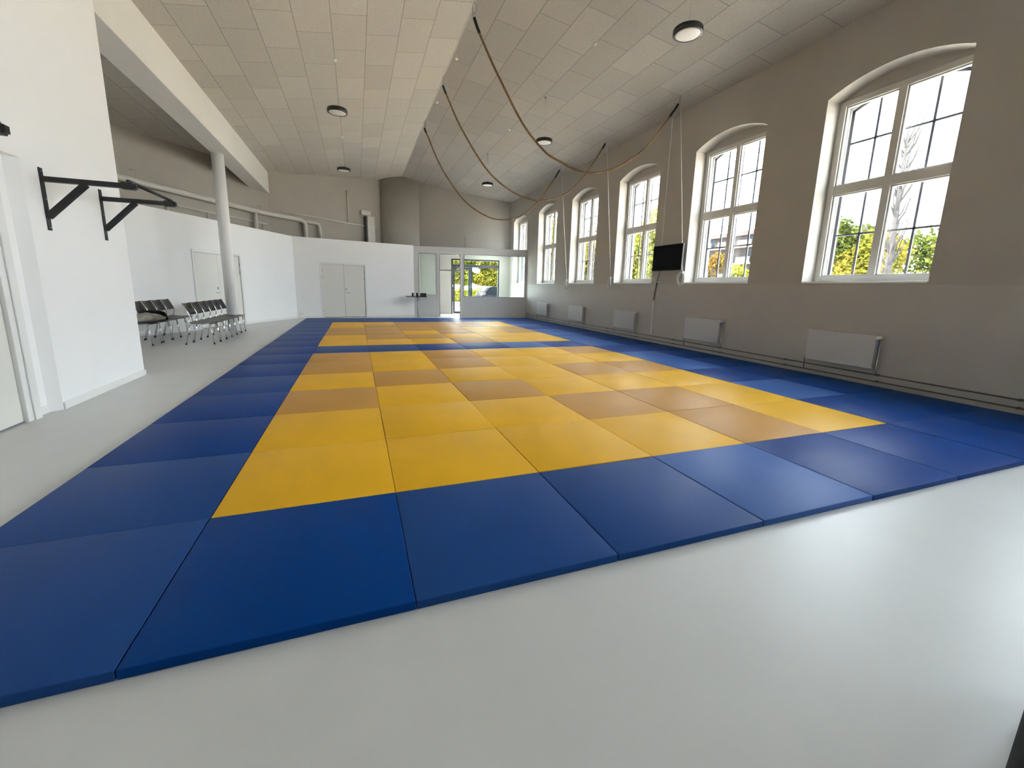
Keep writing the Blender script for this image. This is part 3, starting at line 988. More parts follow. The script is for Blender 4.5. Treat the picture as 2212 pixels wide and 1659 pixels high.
# ------------------------------------------------------------------ pull-up bars on the near left wall
def make_bar():
    t = empty('pull_up_bar', (XL, 3.17, 0), 'black steel pull-up bar on two wall brackets beside the alcove', 'pull-up bar', group='wall pull-up bars')
    for y in (0.0, 1.04):
        br = MB().box(0, 0.008, y - 0.03, y + 0.03, 1.80, 2.395).build('wall_plate', MT['black'], t, bevel=0.002)
        for z in (1.83, 2.10, 2.365):
            MB().tube([(0.006, y, z), (0.02, y, z)], 0.008, 6).build('bolt', MT['steel'], br)
        MB().box(0.008, 0.76, y - 0.025, y + 0.025, 2.265, 2.315).build('arm', MT['black'], t, bevel=0.003)
        MB().bar((0.008, y, 1.93), (0.34, y, 2.27), 0.05, 0.05, (0, 1, 0)).build('brace', MT['black'], t)
        MB().box(0.64, 0.74, y - 0.035, y + 0.035, 2.255, 2.325).build('clamp', MT['black'], t, bevel=0.003)
    MB().tube([(0.70, -0.03, 2.335), (0.70, 1.07, 2.335)], 0.018, 14).build('grip_bar', MT['black'], t)
    return t
pb = make_bar()
dup(pb, (XL, 0.36, 0), None, 'black steel pull-up bar tip entering at the left picture edge')

# made-up holdall for an unidentified dark corner blur, enlarged to shade the floor
t = empty('stand_in_bag', (2.68, -2.325, 0), 'made-up black bag in place of a dark blur, bottom right picture corner', 'bag', rz=math.radians(12))
t.scale = (1.25, 1.25, 1.2)
prof = [(0, -0.34), (0.09, -0.335), (0.13, -0.31), (0.145, -0.26), (0.15, 0.0), (0.145, 0.26), (0.13, 0.31), (0.09, 0.335), (0, 0.34)]
o = MB().lathe(prof, 32).xform(Matrix.Translation((0, 0, 0.135)) @ Matrix.Rotation(math.radians(90), 4, 'Y')).build('bag_body', MT['blackcloth'], t)
for v in o.data.vertices:
    v.co.z = max(0.0, v.co.z)
for sgn in (-1, 1):
    MB().tube([(-0.13, sgn * 0.09, 0.25), (-0.10, sgn * 0.06, 0.31), (0.0, sgn * 0.04, 0.335), (0.10, sgn * 0.06, 0.31), (0.13, sgn * 0.09, 0.25)], 0.012, 8).build('carry_handle', MT['blackcloth'], t)

# ------------------------------------------------------------------ radiators
def make_radiator():
    t = empty('radiator', (XW, 1.79, 0), 'nearest white panel radiator, under the nearest large window', 'radiator', group='panel radiators under the windows')
    b = MB()
    b.box(-0.10, -0.085, -0.5, 0.5, 0.29, 0.79)
    b.box(-0.045, -0.035, -0.5, 0.5, 0.30, 0.78)
    b.build('panel', MT['radiator'], t, bevel=0.005)
    b = MB()
    for k in range(24):
        y = -0.48 + k * 0.96 / 23
        b.box(-0.084, -0.046, y - 0.006, y + 0.006, 0.32, 0.765)
    b.build('convector_fins', MT['radiator'], t)
    b = MB()
    b.box(-0.085, -0.035, -0.5, -0.488, 0.30, 0.78); b.box(-0.085, -0.035, 0.488, 0.5, 0.30, 0.78)
    b.box(-0.085, -0.035, -0.488, 0.488, 0.768, 0.776)
    b.build('casing', MT['radiator'], t)
    v = MB().lathe([(0, -0.055), (0.022, -0.055), (0.028, -0.03), (0.028, 0.02), (0.022, 0.03), (0, 0.03)], 16)
    v.xform(Matrix.Translation((-0.08, -0.53, 0.76)) @ Matrix.Rotation(math.radians(90), 4, 'Y'))
    vo = v.build('thermostat_valve', MT['trim'], t)
    MB().tube([(-0.05, -0.49, 0.745), (-0.05, -0.545, 0.745)], 0.016, 10).build('valve_body', MT['chrome'], vo)
    MB().tube([(-0.05, -0.535, 0.745), (-0.05, -0.535, 0.30), (-0.045, -0.54, 0.24), (-0.042, -0.54, 0.205)], 0.008, 8).build('feed_pipe', MT['chrome'], t)
    MB().tube([(-0.06, 0.49, 0.33), (-0.06, 0.525, 0.33), (-0.055, 0.53, 0.30), (-0.05, 0.53, 0.20), (-0.042, 0.53, 0.105)], 0.008, 8).build('return_pipe', MT['chrome'], t)
    for yy in (-0.36, 0.36):
        MB().box(-0.035, -0.001, yy - 0.02, yy + 0.02, 0.34, 0.74).build('bracket', MT['radiator'], t)
    return t
rad = make_radiator()
for y, l in ((4.66, 'second radiator from the near end, right of the television'), (7.58, 'third radiator from the near end, left of the cable strip'),
             (10.45, 'fourth white panel radiator from the near end'), (13.33, 'smallest looking radiator, closest to the lobby partition')):
    dup(rad, (XW, y, 0), None, l)
for z, l in ((0.205, 'upper of the two thin heating pipes along the window wall'), (0.107, 'lower of the two thin heating pipes along the window wall')):
    t = empty('heating_pipe', (XW, 6, z), l, 'pipe', group='heating pipes along the window wall')
    MB().tube([(-0.042, -9.0, 0), (-0.042, 9.2, 0)], 0.010, 8).build('pipe_run', MT['pipegrey'], t)
    for k in range(13):
        y = -6.2 + k * 1.45 - 0.02
        if y > 9.1: break
        MB().box(-0.056, 0.0, y - 0.014, y + 0.014, -0.014, 0.014).build('pipe_clip', MT['pipegrey'], t, bevel=0.003)

# ------------------------------------------------------------------ television
t = empty('television', (7.9, 5.905, 1.85), 'black flat television on the wall between the second and third windows', 'television')
MB().box(-0.012, 0.035, -0.515, 0.515, 0.0, 0.61).build('housing', MT['blackplastic'], t, bevel=0.006)
MB().box(-0.016, -0.0125, -0.503, 0.503, 0.018, 0.598).build('screen', MT['screen'], t)
b = MB(); b.box(0.035, 0.075, -0.2, 0.2, 0.18, 0.44); b.box(0.075, 0.15, -0.06, 0.06, 0.22, 0.40)
b.build('wall_mount', MT['blackplastic'], t)
cpts = [(8.00, 6.28, 1.86), (8.03, 6.30, 1.80), (8.035, 6.34, 1.70), (8.035, 6.375, 1.60), (8.035, 6.405, 1.45), (8.032, 6.435, 1.28), (8.032, 6.445, 1.16), (8.032, 6.43, 1.12), (8.032, 6.412, 1.18), (8.032, 6.395, 1.32), (8.03, 6.365, 1.44), (8.025, 6.345, 1.53), (8.02, 6.335, 1.545)]
t = tag(MB().tube(cpts, 0.007, 8).build('power_cable', MT['blackplastic']), 'black power cable looping below the television', 'cable')
MB().lathe([(0, 0), (0.022, 0), (0.022, 0.03), (0.012, 0.045), (0, 0.045)], 14).xform(Matrix.Translation((8.037, 6.335, 1.545)) @ Matrix.Rotation(math.radians(-90), 4, 'Y')).build('plug', MT['blackplastic'], t)
t = tag(MB().box(8.038, 8.05, 6.28, 6.385, 1.50, 1.585).build('wall_socket', MT['trim'], bevel=0.003), 'white wall socket holding the television plug', 'socket')
tag(MB().box(8.036, 8.05, 6.437, 6.455, 0.24, 1.10).build('cable_trunking', MT['trim'], bevel=0.002), 'thin white cable strip running down below the television', 'cable strip', 'cable strips on the window wall')
tag(MB().box(8.040, 8.05, 6.313, 6.327, 2.48, 5.40).build('cable_trunking', MT['trim'], bevel=0.002), 'thin white cable strip rising above the television to the ceiling', 'cable strip', 'cable strips on the window wall')
# sockets low on the far walls
o = MB().box(0.06, 0.20, 0.0, 0.012, 0.13, 0.20).xform(MD).build('wall_socket', MT['trim'], bevel=0.003)
tag(o, 'low white double socket left of the far double door', 'socket')
o = MB().box(4.40, 4.54, 0.0, 0.012, 0.14, 0.21).xform(MP).build('wall_socket', MT['trim'], bevel=0.003)
tag(o, 'low white socket under the wide lobby window', 'socket')

# ------------------------------------------------------------------ climbing ropes
RP = [  # (x, z) samples and y at both ends
    ((5.27, 5.50), [(2.885, 5.855), (2.962, 5.684), (3.17, 5.32), (3.396, 4.972), (3.848, 4.345), (4.326, 3.931), (4.70, 3.79), (4.986, 3.707), (5.403, 3.685), (6.035, 3.879), (6.742, 4.375), (7.35, 5.132), (7.491, 5.329)]),
    ((7.92, 8.35), [(2.858, 5.851), (2.956, 5.653), (3.313, 5.011), (3.954, 4.21), (4.597, 3.80), (5.187, 3.648), (5.626, 3.665), (6.29, 3.914), (6.868, 4.473), (7.356, 5.164), (7.470, 5.352)]),
    ((10.80, 11.10), [(2.868, 5.872), (2.963, 5.664), (3.397, 4.81), (4.087, 3.994), (4.818, 3.597), (5.377, 3.531), (6.001, 3.676), (6.683, 4.227), (7.208, 4.96), (7.437, 5.308)])]
def fit_curve(pts, n=90):
    """smooth Catmull-Rom through the points"""
    P = [Vector(p) for p in pts]
    P = [P[0] * 2 - P[1]] + P + [P[-1] * 2 - P[-2]]
    out = []
    m = len(P) - 3
    per = max(3, n // m)
    for i in range(m):
        p0, p1, p2, p3 = P[i:i + 4]
        for k in range(per):
            s = k / per
            out.append(0.5 * ((2 * p1) + (p2 - p0) * s + (2 * p0 - 5 * p1 + 4 * p2 - p3) * s * s + (3 * p1 - p0 - 3 * p2 + p3) * s ** 3))
    out.append(P[-2])
    return out
def rope_mesh(path, r):
    """three-strand laid rope: three helical strands"""
    b = MB()
    L = [0.0]
    for p, q_ in zip(path, path[1:]): L.append(L[-1] + (q_ - p).length)
    N = int(L[-1] / 0.022)
    pts = []
    i = 0
    for k in range(N + 1):
        s = L[-1] * k / N
        while i < len(L) - 2 and L[i + 1] < s: i += 1
        a = (s - L[i]) / max(1e-6, L[i + 1] - L[i])
        pts.append(path[i].lerp(path[i + 1], a))
    for st in range(3):
        hp = []
        for k, p in enumerate(pts):
            d = (pts[min(k + 1, N)] - pts[max(k - 1, 0)]).normalized()
            u = d.cross(Vector((0, 1, 0))).normalized()
            v = d.cross(u)
            ph = 2 * math.pi * (st / 3) + k * 0.022 / 0.14 * 2 * math.pi
            hp.append(p + (u * math.cos(ph) + v * math.sin(ph)) * r * 0.5)
        b.tube(hp, r * 0.56, 6)
    return b
which = ['nearest', 'middle', 'farthest']
for n, ((ya, yb), xz) in enumerate(RP):
    pts = [(x, ya + (yb - ya) * (x - 2.9) / 4.6, z) for x, z in xz]
    path = fit_curve(pts)
    t = empty('climbing_rope', (2.9, ya, 6.05), '%s brown climbing rope slung from the ridge to the window side' % which[n], 'rope', group='climbing ropes under the ceiling')
    def par(o):
        o.parent = t
        o.matrix_parent_inverse = Matrix.Translation((2.9, ya, 6.05)).inverted()
        return o
    par(rope_mesh(path, 0.021).build('rope_strands', MT['rope']))
    par(MB().tube(path[:9], 0.026, 12).build('sleeve', MT['blackplastic']))
    par(MB().tube(path[-9:], 0.025, 12).build('sleeve', MT['blackplastic']))
    # shackle and swivel links between ridge and sleeve
    top = Vector((2.90, ya, zr(2.92) - 0.01)); e = path[0]
    d = (e - top)
    mid = top + d * 0.5
    def link(c, dirv, hl, hw, tw):
        dirv = dirv.normalized(); sd = dirv.cross(Vector((tw, 1, 0))).normalized()
        return [c + dirv * hl * math.cos(a) + sd * hw * math.sin(a) for a in [2 * math.pi * k / 20 for k in range(20)]]
    par(MB().tube(link(top + d * 0.40, d, d.length * 0.30, 0.035, 0), 0.006, 6, closed=True).build('shackle', MT['steel']))
    par(MB().tube(link(top + d * 0.83, d, d.length * 0.17, 0.02, 1), 0.006, 6, closed=True).build('thimble', MT['steel']))
    par(MB().tube([top + Vector((0, 0, 0.02)), top + d * 0.12], 0.008, 8).build('ceiling_hook', MT['steel']))
    # pulley at the window side
    e2 = path[-1]
    pz = zr(e2.x + 0.05)
    par(MB().tube([e2, Vector((e2.x + 0.035, yb, pz - 0.05)), Vector((e2.x + 0.045, yb, pz + 0.01))], 0.006, 8).build('pulley', MT['steel']))
    # thin white haul cord down to the cleat by the window
    clt = [(5.46, 1.80), (8.46, 1.72), (11.30, 1.66)][n]
    t2 = empty('haul_cord', (8.0, clt[0], clt[1]), 'thin white cord of the %s rope, coiled beside a window' % which[n], 'cord', group='white haul cords of the ropes')
    def par2(o):
        o.parent = t2
        o.matrix_parent_inverse = Matrix.Translation((8.0, clt[0], clt[1])).inverted()
        return o
    par2(MB().tube([(e2.x + 0.05, yb, pz - 0.02), (8.01, clt[0], clt[1])], 0.006, 6).build('line', MT['cord']))
    cc = MB()
    rr = random.Random(n)
    for k in range(7):
        off = rr.uniform(-0.03, 0.03)
        cc.tube([(7.985 - 0.01 * (k % 3), clt[0] + off + (0.07 + 0.01 * k) * math.sin(a) * (0.6 if n else 1), clt[1] - 0.14 + off + (0.12 + 0.008 * k) * math.cos(a)) for a in [2 * math.pi * q_ / 18 for q_ in range(18)]], 0.006, 5, closed=True)
    par2(cc.build('coil', MT['cord']))
    par2(MB().box(8.0, 8.05, clt[0] - 0.015, clt[0] + 0.015, clt[1] - 0.03, clt[1] + 0.03).build('cleat', MT['trim'], bevel=0.004))

# ------------------------------------------------------------------ pendant lamps
def make_lamp():
    t = empty('pendant_lamp', (0, 0, 0), '', 'lamp', group='round pendant lamps')
    MB().lathe([(0.165, 0.0), (0.19, 0.0), (0.195, 0.008), (0.195, 0.062), (0.185, 0.075), (0.0, 0.078)], 48).build('housing', MT['black'], t)
    MB().lathe([(0, -0.006), (0.14, -0.004), (0.168, 0.004), (0.168, 0.02), (0, 0.02)], 48).build('diffuser', MT['diffuser'], t)
    MB().tube([(0, 0, 0.078), (0, 0, 0.11), (0.02, 0.01, 0.14)], 0.010, 8).build('cable_gland', MT['black'], t)
    return t
lamp = None
for (x, y, z), l in (((5.2, 2.66, 4.80), 'nearest round black pendant lamp, top right'), ((5.2, 7.39, 4.80), 'round black pendant lamp behind the nearest rope'),
                     ((5.2, 12.10, 4.80), 'farthest right pendant lamp, between two ropes'), ((0.6, 7.39, 4.75), 'round black pendant lamp on the left near the beam'),
                     ((0.6, 12.10, 4.75), 'farthest left pendant lamp, above the far low wall')):
    if lamp is None:
        o = lamp = make_lamp(); o.location = (x, y, z); o['label'] = l
    else:
        o = dup(lamp, (x, y, z), None, l)
    zc = (zl(x) if x < XR else zr(x)) - z
    if x > XR:
        MB().tube([(0.02, 0.01, 0.14), (0.01, 0, 0.5), (0, 0, zc + 0.01)], 0.0025, 6).build('suspension_wire', MT['steel'], o)
    else:
        MB().tube([(0.02, 0.01, 0.14), (0.0, 0, zc + 0.01)], 0.002, 6).build('suspension_wire', MT['trim'], o)
    MB().lathe([(0, -0.03), (0.03, -0.03), (0.035, 0.0), (0.035, 0.012), (0, 0.012)], 16, (0, 0, zc)).build('ceiling_rose', MT['trim'], o)
# small eyelets left in the ceiling
for x, y, l in ((5.13, 5.06, 'small white ceiling eyelet between the two nearest right lamps'), (3.0, 7.15, 'small white ceiling eyelet by the ridge between the near and middle ropes'),
                (3.0, 9.44, 'small white ceiling eyelet by the ridge between the middle and far ropes'), (5.12, 9.72, 'small white ceiling eyelet between the two farthest right lamps')):
    o = tag(MB().lathe([(0, -0.035), (0.02, -0.03), (0.035, 0.0), (0.035, 0.012), (0, 0.012)], 16, (x, y, zr(x))).build('ceiling_eyelet', MT['trim']), l, 'eyelet', 'ceiling eyelets')

# ------------------------------------------------------------------ pipes and ducts over the low walls
t = empty('ventilation_pipe', (0, 0, 0), 'thick white insulated pipe along the alcove upper wall', 'pipe')
def up(s, z, off=0.10):
    p = UP0 + dA * s
    p = UP0 + dA * (s - 0.0) + nA * off
    return (p.x, p.y, z)
dK = (K2 - K1).normalized()
nK = Vector((dK.y, -dK.x, 0))
def fl(s, z, off=0.10):
    p = K1 + dK * s + nK * off
    return (p.x, p.y, z)
MB().tube([up(9.5, 3.70, 0.14), up(5.2, 3.71, 0.14), up(1.2, 3.76, 0.14), up(0.25, 3.79, 0.15), fl(0.25, 3.79, 0.13), fl(1.05, 3.74, 0.13), fl(1.17, 3.68, 0.13), fl(1.21, 3.58, 0.13), fl(1.22, 2.97, 0.13)], 0.078, 16).build('main_run', MT['duct'], t)
MB().tube([fl(1.1, 3.70, 0.13), fl(1.62, 3.70, 0.13), fl(1.74, 3.66, 0.13), fl(1.78, 3.56, 0.13), fl(1.80, 2.97, 0.13)], 0.06, 14).build('branch', MT['duct'], t)
MB().tube([up(1.0, 3.75, 0.14), up(1.0, 2.97, 0.14)], 0.06, 14).build('branch', MT['duct'], t)
for s in (0.7, 5.3):
    MB().tube([up(s, 3.80, 0.14), up(s, 3.98, 0.14), up(s, 3.98, -0.02)], 0.007, 6).build('hanger', MT['steel'], t)
t = empty('conduit_pipe', (0, 0, 0), 'thin pipe on the far wall ending at the square duct', 'pipe')
MB().tube([fl(0.35, 3.98, 0.05), fl(2.0, 3.92, 0.05), fl(3.85, 3.86, 0.05)], 0.025, 10).build('pipe_run', MT['duct'], t)
MB().tube([fl(3.08, 3.89, 0.03), fl(3.07, 5.20, 0.03)], 0.016, 8).build('riser', MT['duct'], t)
t = empty('square_duct', (0, 0, 0), 'upright square duct with an open top cap on the far wall', 'duct')
MK = wall_frame(K1, dK, nK)
MB().box(3.86, 4.20, 0.0, 0.22, 2.97, 4.28).xform(MK).build('duct_body', MT['duct'], t, bevel=0.004)
MB().box(3.62, 4.06, 0.0, 0.16, 4.31, 4.50).xform(MK).build('cap', MT['duct'], t, bevel=0.004)
MB().box(3.80, 3.855, 0.0, 0.20, 2.97, 4.26).xform(MK).build('dark_left_side', MT['pipegrey'], t)  # dark slab covering the left side of the duct
t = tag(MB().tube([fl(4.18, 3.88, 0.05), fl(4.34, 3.87, 0.05), fl(4.42, 3.80, 0.05), fl(4.45, 3.68, 0.05), fl(4.45, 2.97, 0.05)], 0.014, 8).build('bent_conduit', MT['duct']), 'thin bent conduit right of the square duct', 'pipe')
b = MB(); 
b.tube([up(4.8, 3.35, 0.05), up(0.3, 3.42, 0.05)], 0.02, 8)
for s in (4.4, 3.0, 2.2, 0.5): b.tube([up(s, 3.40, 0.05), up(s, 2.97, 0.05)], 0.015, 8)
tag(b.build('cable_rail', MT['duct']), 'dim cable rail with drops below the thick pipe', 'rail')
# expansion joint above the lobby
o = MB().box(2.14, 2.155, 0, 0.006, 3.1, 3.75).xform(MF).build('trim_1', MT['pipegrey'])
struct(o, 'thin dark vertical joint above the lobby doorway', 'joint')

# ------------------------------------------------------------------ wall table by the lobby with boxes
t = empty('side_table', (3.22, 16.0, 0), 'narrow black topped table on one steel leg beside the lobby', 'table')
MB().box(-0.42, 0.44, -0.16, 0.16, 0.865, 0.89).build('tabletop', MT['black'], t, bevel=0.003)
MB().tube([(0.06, 0.0, 0.01), (0.06, 0.0, 0.865)], 0.022, 12).build('leg', MT['steel'], t)
MB().lathe([(0, 0), (0.15, 0), (0.15, 0.008), (0.03, 0.014), (0, 0.014)], 24, (0.06, 0, 0)).build('foot_plate', MT['steel'], t)
def cup(x, m, l, w_=0.04, h=0.15):
    return tag(MB().lathe([(0, 0), (w_ * 0.9, 0), (w_, 0.01), (w_, h - 0.01), (w_ * 0.9, h), (0, h)], 20, (x, 16.0, 0.89)).build('canister', MT[m]), l, 'canister', 'canisters on the side table')
cup(3.075, 'blackplastic', 'leftmost black canister on the side table')
cup(3.165, 'trim', 'left white canister between the black ones on the side table')
cup(3.255, 'blackplastic', 'black canister between the two white ones on the side table')
cup(3.345, 'trim', 'right white canister next to the black box on the side table')
t = tag(MB().box(3.40, 3.64, 15.92, 16.08, 0.89, 1.03).build('storage_box', MT['blackplastic'], bevel=0.008), 'low black box at the right end of the side table', 'box')
MB().box(3.50, 3.54, 15.915, 15.922, 0.955, 0.975).build('latch', MT['steel'], t)

# ------------------------------------------------------------------ outside
def gnd(name, pts, z, m, label, cat):
    return struct(MB().prism([(x, y, z) for x, y in pts], (0, 0, -0.1)).build(name, MT[m]), label, cat)
gnd('ground', [(-40, 18.75), (8.62, 18.75), (8.62, -30), (140, -30), (140, 140), (-40, 140)], -0.12, 'lawn', 'yard outside the windows, kept pale to bounce light indoors', 'ground')
gnd('ground_paving', [(2, 18.8), (30, 18.8), (30, 27.0), (2, 27.0)], -0.06, 'paving', 'bright paving outside the entrance door', 'paving')
gnd('ground_road', [(-10, 27.0), (40, 27.0), (40, 35.5), (-10, 35.5)], -0.10, 'asphalt', 'parking strip under the car', 'road')

def tree(name, x, y, z0, h, crown, m, label, cat, n=2600, leaf=0.16, trunk=True, seed=0, group='trees outside the windows'):
    n = int(n * (2.2 if y > 25 else 1.6))
    """crown: list of (dx, dy, z, rx, ry, rz)"""
    rr = random.Random(seed)
    t = empty(name, (x, y, z0), label, cat, group=group)
    b = MB()
    tot = sum(c[3] * c[4] * c[5] for c in crown)
    for (dx, dy, cz, rx, ry, rz) in crown:
        k = int(n * rx * ry * rz / tot)
        for _ in range(k):
            v = Vector((rr.gauss(0, 1), rr.gauss(0, 1), rr.gauss(0, 1))).normalized() * (rr.random() ** 0.45)
            p = Vector((dx + v.x * rx, dy + v.y * ry, cz + v.z * rz))
            a = Vector((rr.uniform(-1, 1), rr.uniform(-1, 1), rr.uniform(-1, 1))).normalized()
            c_ = a.cross(Vector((rr.uniform(-1, 1), rr.uniform(-1, 1), rr.uniform(-1, 1)))).normalized()
            s = leaf * rr.uniform(0.6, 1.3)
            b.quad(p - a * s, p + c_ * s * 0.55, p + a * s, p - c_ * s * 0.55)
    b.build('crown', MT[m], t)
    if trunk:
        tb = MB().tube([(0, 0, -0.1), (0.05, 0.03, h * 0.3), (0, 0.06, h * 0.7)], lambda s: 0.16 * (1 - 0.6 * s), 8)
        for k in range(5):
            a = rr.uniform(0, 6.28)
            tb.tube([(0.03, 0.03, h * (0.3 + 0.06 * k)), (math.cos(a) * 0.8, math.sin(a) * 0.8, h * (0.5 + 0.08 * k))], lambda s: 0.06 * (1 - 0.7 * s), 6)
        tb.build('trunk', MT['bark'], t)
    return t
GZ = -0.12
def blob(h, r, k, seed):
    rr = random.Random(seed)
    out = []
    for _ in range(k):
        z = rr.uniform(0.3, 0.95) * h
        f = 1.15 - abs(z / h - 0.55) * 1.3
        a = rr.uniform(0, 6.28)
        out.append((math.cos(a) * r * 0.55 * f, math.sin(a) * r * 0.55 * f, z, r * 0.55 * f, r * 0.55 * f, h * 0.16))
    return out
# seen through the nearest window
tree('broadleaf_tree', 25, 12.4, GZ, 5.6, blob(5.5, 1.5, 9, 1), 'leaf_green', 'tall green tree through the left half of the nearest window', 'tree', 2600, 0.13, seed=1)
tree('broadleaf_tree', 24.5, 10.9, GZ, 4.2, blob(4.3, 1.7, 9, 2), 'leaf_yellow', 'yellow orange tree through the middle of the nearest window', 'tree', 2600, 0.12, seed=2)
tree('broadleaf_tree', 28, 10.0, GZ, 4.3, blob(4.5, 2.6, 16, 3), 'leaf_green', 'low green tree through the right half of the nearest window', 'tree', 2600, 0.13, seed=3)
# bare poplar
t = empty('bare_tree', (22, 8.95, GZ), 'tall bare tree through the nearest window', 'tree', group='trees outside the windows')
rr = random.Random(11)
b = MB().tube([(0, 0, -0.1), (0.05, 0.03, 3.0), (0.0, 0.10, 5.5), (0.0, 0.16, 7.6), (0, 0.22, 9.3)], lambda s: 0.14 * (1 - 0.9 * s) + 0.014, 8)
b.build('trunk', MT['bark'], t)
b = MB()
for k in range(70):
    z0 = rr.uniform(2.2, 7.6); a = rr.uniform(0, 6.28); L_ = rr.uniform(0.7, 1.7)
    e1 = (math.cos(a) * L_ * 0.25, math.sin(a) * L_ * 0.25 + z0 * 0.02, z0 + L_ * 0.5)
    e2 = (math.cos(a) * L_ * 0.36, math.sin(a) * L_ * 0.36 + z0 * 0.02, z0 + L_ * 1.1)
    b.tube([(0, z0 * 0.02, z0), e1, e2], lambda s: 0.026 * (1 - 0.75 * s) + 0.007, 5)
b.build('branches', MT['bark'], t)
# second window
tree('broadleaf_tree', 28, 24.9, GZ, 4.7, blob(4.6, 1.7, 9, 4), 'leaf_orange', 'autumn orange tree through the second window', 'tree', 2400, 0.13, seed=4)
tree('broadleaf_tree', 28, 22.2, GZ, 3.3, blob(3.4, 1.9, 9, 5), 'leaf_lime', 'low lime green tree through the second window', 'tree', 2400, 0.13, seed=5)
# third to sixth windows
tree('broadleaf_tree', 24, 29.6, GZ, 6.6, blob(6.6, 1.7, 22, 6), 'leaf_lime', 'lime green tree through the left half of the third window', 'tree', 2600, 0.15, seed=6)
tree('broadleaf_tree', 24, 26.7, GZ, 8.3, blob(8.3, 1.6, 22, 7), 'leaf_lime', 'tall lime green tree behind the television side of the third window', 'tree', 3000, 0.15, seed=7)
tree('broadleaf_tree', 24, 38.8, GZ, 6.2, blob(6.3, 2.4, 22, 8), 'leaf_yellow', 'yellow tree through the left half of the fourth window', 'tree', 2600, 0.18, seed=8)
tree('broadleaf_tree', 24, 35.6, GZ, 8.0, blob(8.2, 2.4, 22, 9), 'leaf_yellow', 'tall yellow tree through the right half of the fourth window', 'tree', 3000, 0.18, seed=9)
tree('broadleaf_tree', 24, 48.5, GZ, 9.0, blob(9.2, 3.2, 22, 10), 'leaf_lime', 'tall green tree through the left half of the fifth window', 'tree', 3000, 0.22, seed=10)
tree('broadleaf_tree', 24, 44.4, GZ, 9.9, blob(10.2, 3.0, 22, 11), 'leaf_yellow', 'tall yellowish tree through the right half of the fifth window', 'tree', 3000, 0.22, seed=11)
tree('broadleaf_tree', 23, 57.5, GZ, 14.5, blob(15.5, 5.0, 22, 12), 'leaf_lime', 'tall lime tree through the last window', 'tree', 3600, 0.28, seed=12)
# beyond the entrance
for k, (x, y, h_, m, l) in enumerate(((9.6, 46, 4.6, 'leaf_lime', 'leftmost lime tree beyond the entrance door'), (12.6, 47, 5.0, 'leaf_lime', 'second lime tree beyond the entrance door, above the car tail'),
                                      (15.8, 46, 4.8, 'leaf_yellow', 'third yellowing tree beyond the entrance side light'), (19.2, 47, 5.2, 'leaf_lime', 'rightmost lime tree beyond the entrance side light'))):
    cr = [(dx, dy, cz, 1.2, 1.2, 0.75) for dx, dy, cz in ((-1.0, 0, h_ * 0.50), (0.9, 0.2, h_ * 0.52), (0, -0.5, h_ * 0.46), (0, 0.3, h_ * 0.7), (-0.6, 0.2, h_ * 0.88), (0.7, 0, h_ * 0.9), (0, 0, h_ * 0.62))]
    tree('street_tree', x, y, GZ, h_, cr, m, l, 'tree', 3600, 0.20, seed=30 + k, group='trees beyond the entrance')
b = MB()
rr = random.Random(5)
for _ in range(5200):
    p = Vector((rr.uniform(6, 24), rr.uniform(38.0, 39.2), rr.uniform(-0.1, 1.25)))
    a = Vector((rr.uniform(-1, 1), rr.uniform(-1, 1), rr.uniform(-1, 1))).normalized()
    c_ = a.cross(Vector((rr.uniform(-1, 1), rr.uniform(-1, 1), rr.uniform(-1, 1)))).normalized()
    s = rr.uniform(0.08, 0.16)
    b.quad(p - a * s, p + c_ * s * 0.6, p + a * s, p - c_ * s * 0.6)
b.box(6, 24, 38.3, 38.9, -0.12, 1.0)
tag(b.build('hedge', MT['leaf_lime']), 'long clipped hedge behind the parked car', 'hedge')

# parked car, tail to the left (local x forwards)
t = empty('car', (10.35, 30.6, -0.10), 'dark blue grey car parked outside the entrance', 'car')
prof = [(0.0, 0.45), (0.02, 0.80), (0.10, 0.98), (0.28, 1.08), (0.62, 1.46), (0.95, 1.54), (2.2, 1.55), (2.75, 1.45), (3.45, 1.03), (4.25, 0.92), (4.50, 0.72), (4.52, 0.42), (4.40, 0.24), (4.02, 0.22)]
wh = [(3.62, 0.36), (0.86, 0.36)]
for k in range(9):
    a = math.pi * k / 8
    prof.append((3.62 + 0.40 * math.cos(a), 0.30 + 0.40 * math.sin(a)))
prof += [(3.2, 0.22), (1.28, 0.22)]
for k in range(9):
    a = math.pi * k / 8
    prof.append((0.86 + 0.40 * math.cos(a), 0.30 + 0.40 * math.sin(a)))
prof += [(0.40, 0.24), (0.06, 0.30)]
MB().prism([(x, 0.0, z) for x, z in prof], (0, 1.80, 0)).build('body', MT['carpaint'], t, bevel=0.06, seg=3)
gl = MB()
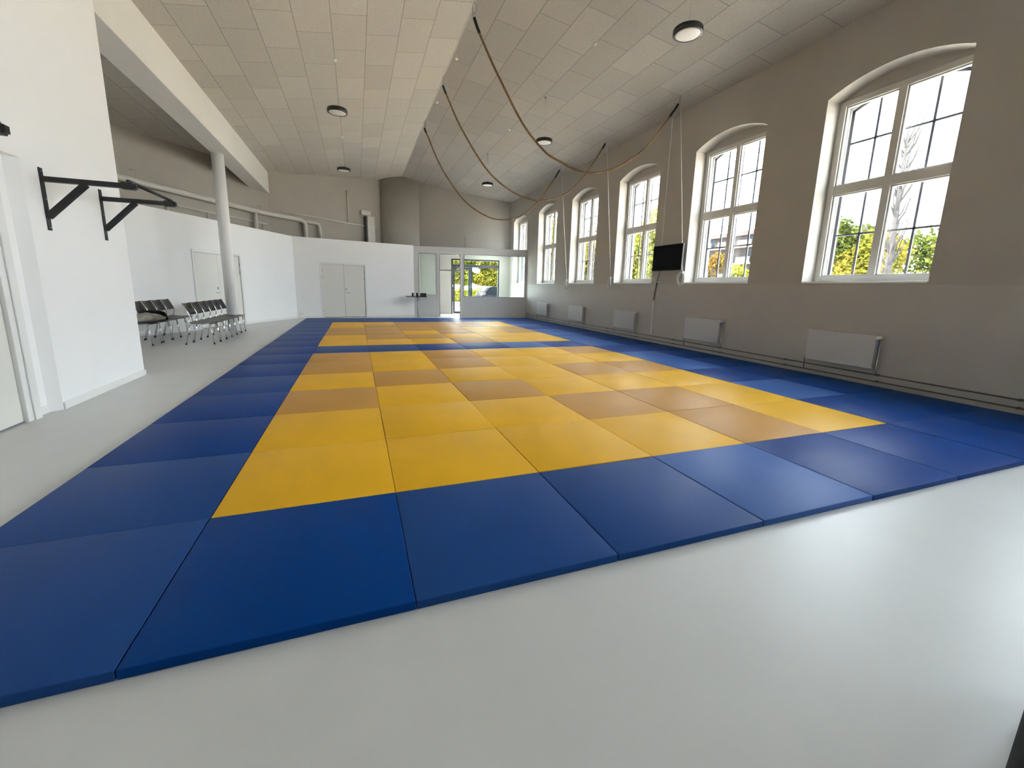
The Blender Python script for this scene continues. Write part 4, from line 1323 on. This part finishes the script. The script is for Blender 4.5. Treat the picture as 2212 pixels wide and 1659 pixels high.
for yy in (-0.006, 1.788):
    gl.prism([(0.62, yy, 1.10), (0.86, yy, 1.42), (1.35, yy, 1.47), (1.38, yy, 1.08)], (0, 0.018, 0))
    gl.prism([(1.44, yy, 1.08), (1.42, yy, 1.47), (2.15, yy, 1.48), (2.15, yy, 1.06)], (0, 0.018, 0))
    gl.prism([(2.21, yy, 1.06), (2.21, yy, 1.48), (2.70, yy, 1.40), (3.15, yy, 1.08)], (0, 0.018, 0))
gl.build('side_windows', MT['carglass'], t)
MB().prism([(0.27, 0.2, 1.10), (0.60, 0.25, 1.46), (0.60, 1.55, 1.46), (0.27, 1.6, 1.10)], (-0.02, 0, 0.01)).build('rear_window', MT['carglass'], t)
for yy in (-0.01, 1.50):
    MB().prism([(-0.015, yy, 0.80), (0.05, yy, 1.00), (0.36, yy, 1.02), (0.30, yy, 0.86)], (0, 0.31, 0)).build('tail_light', MT['taillight'], t)
for x in (0.86, 3.62):
    for yy in (0.02, 1.60):
        wl = MB().lathe([(0, 0), (0.30, 0), (0.325, 0.03), (0.325, 0.15), (0.30, 0.18), (0, 0.18)], 28).xform(Matrix.Translation((x, yy + 0.18, 0.325)) @ Matrix.Rotation(math.radians(90), 4, 'X')).build('wheel', MT['rubber'], t)
        MB().lathe([(0, 0), (0.21, 0.0), (0.22, 0.01), (0.22, 0.19), (0, 0.19)], 24).xform(Matrix.Translation((x, yy + 0.185, 0.325)) @ Matrix.Rotation(math.radians(90), 4, 'X')).build('rim', MT['alloy'], wl)

# apartment building through the second window
t = empty('apartment_building', (60, 53, 0), 'brown and white apartment building through the second window', 'building')
MB().box(0, 12, -14, 14, -0.2, 10.6).build('facade', MT['brickbrown'], t)
MB().box(-0.5, 12.4, -14.3, 14.3, 10.6, 11.3).build('roof_edge', MT['brickbrown'], t)
for z in (3.4, 6.0, 8.6):
    MB().box(-1.3, 0, -14, 14, z, z + 0.25).build('balcony_slab', MT['concrete'], t)
    for k in range(7):
        y = -13.2 + k * 4.0
        MB().box(-1.35, -1.25, y, y + 2.6, z + 0.25, z + 1.15).build('balcony_front', MT['concrete'], t)
        w_ = MB().box(-0.06, 0.02, y + 0.3, y + 2.1, z + 0.35, z + 2.3).build('window', MT['concrete'], t)
        MB().box(-0.08, -0.05, y + 0.4, y + 2.0, z + 0.45, z + 2.2).build('pane', MT['winglass'], w_)
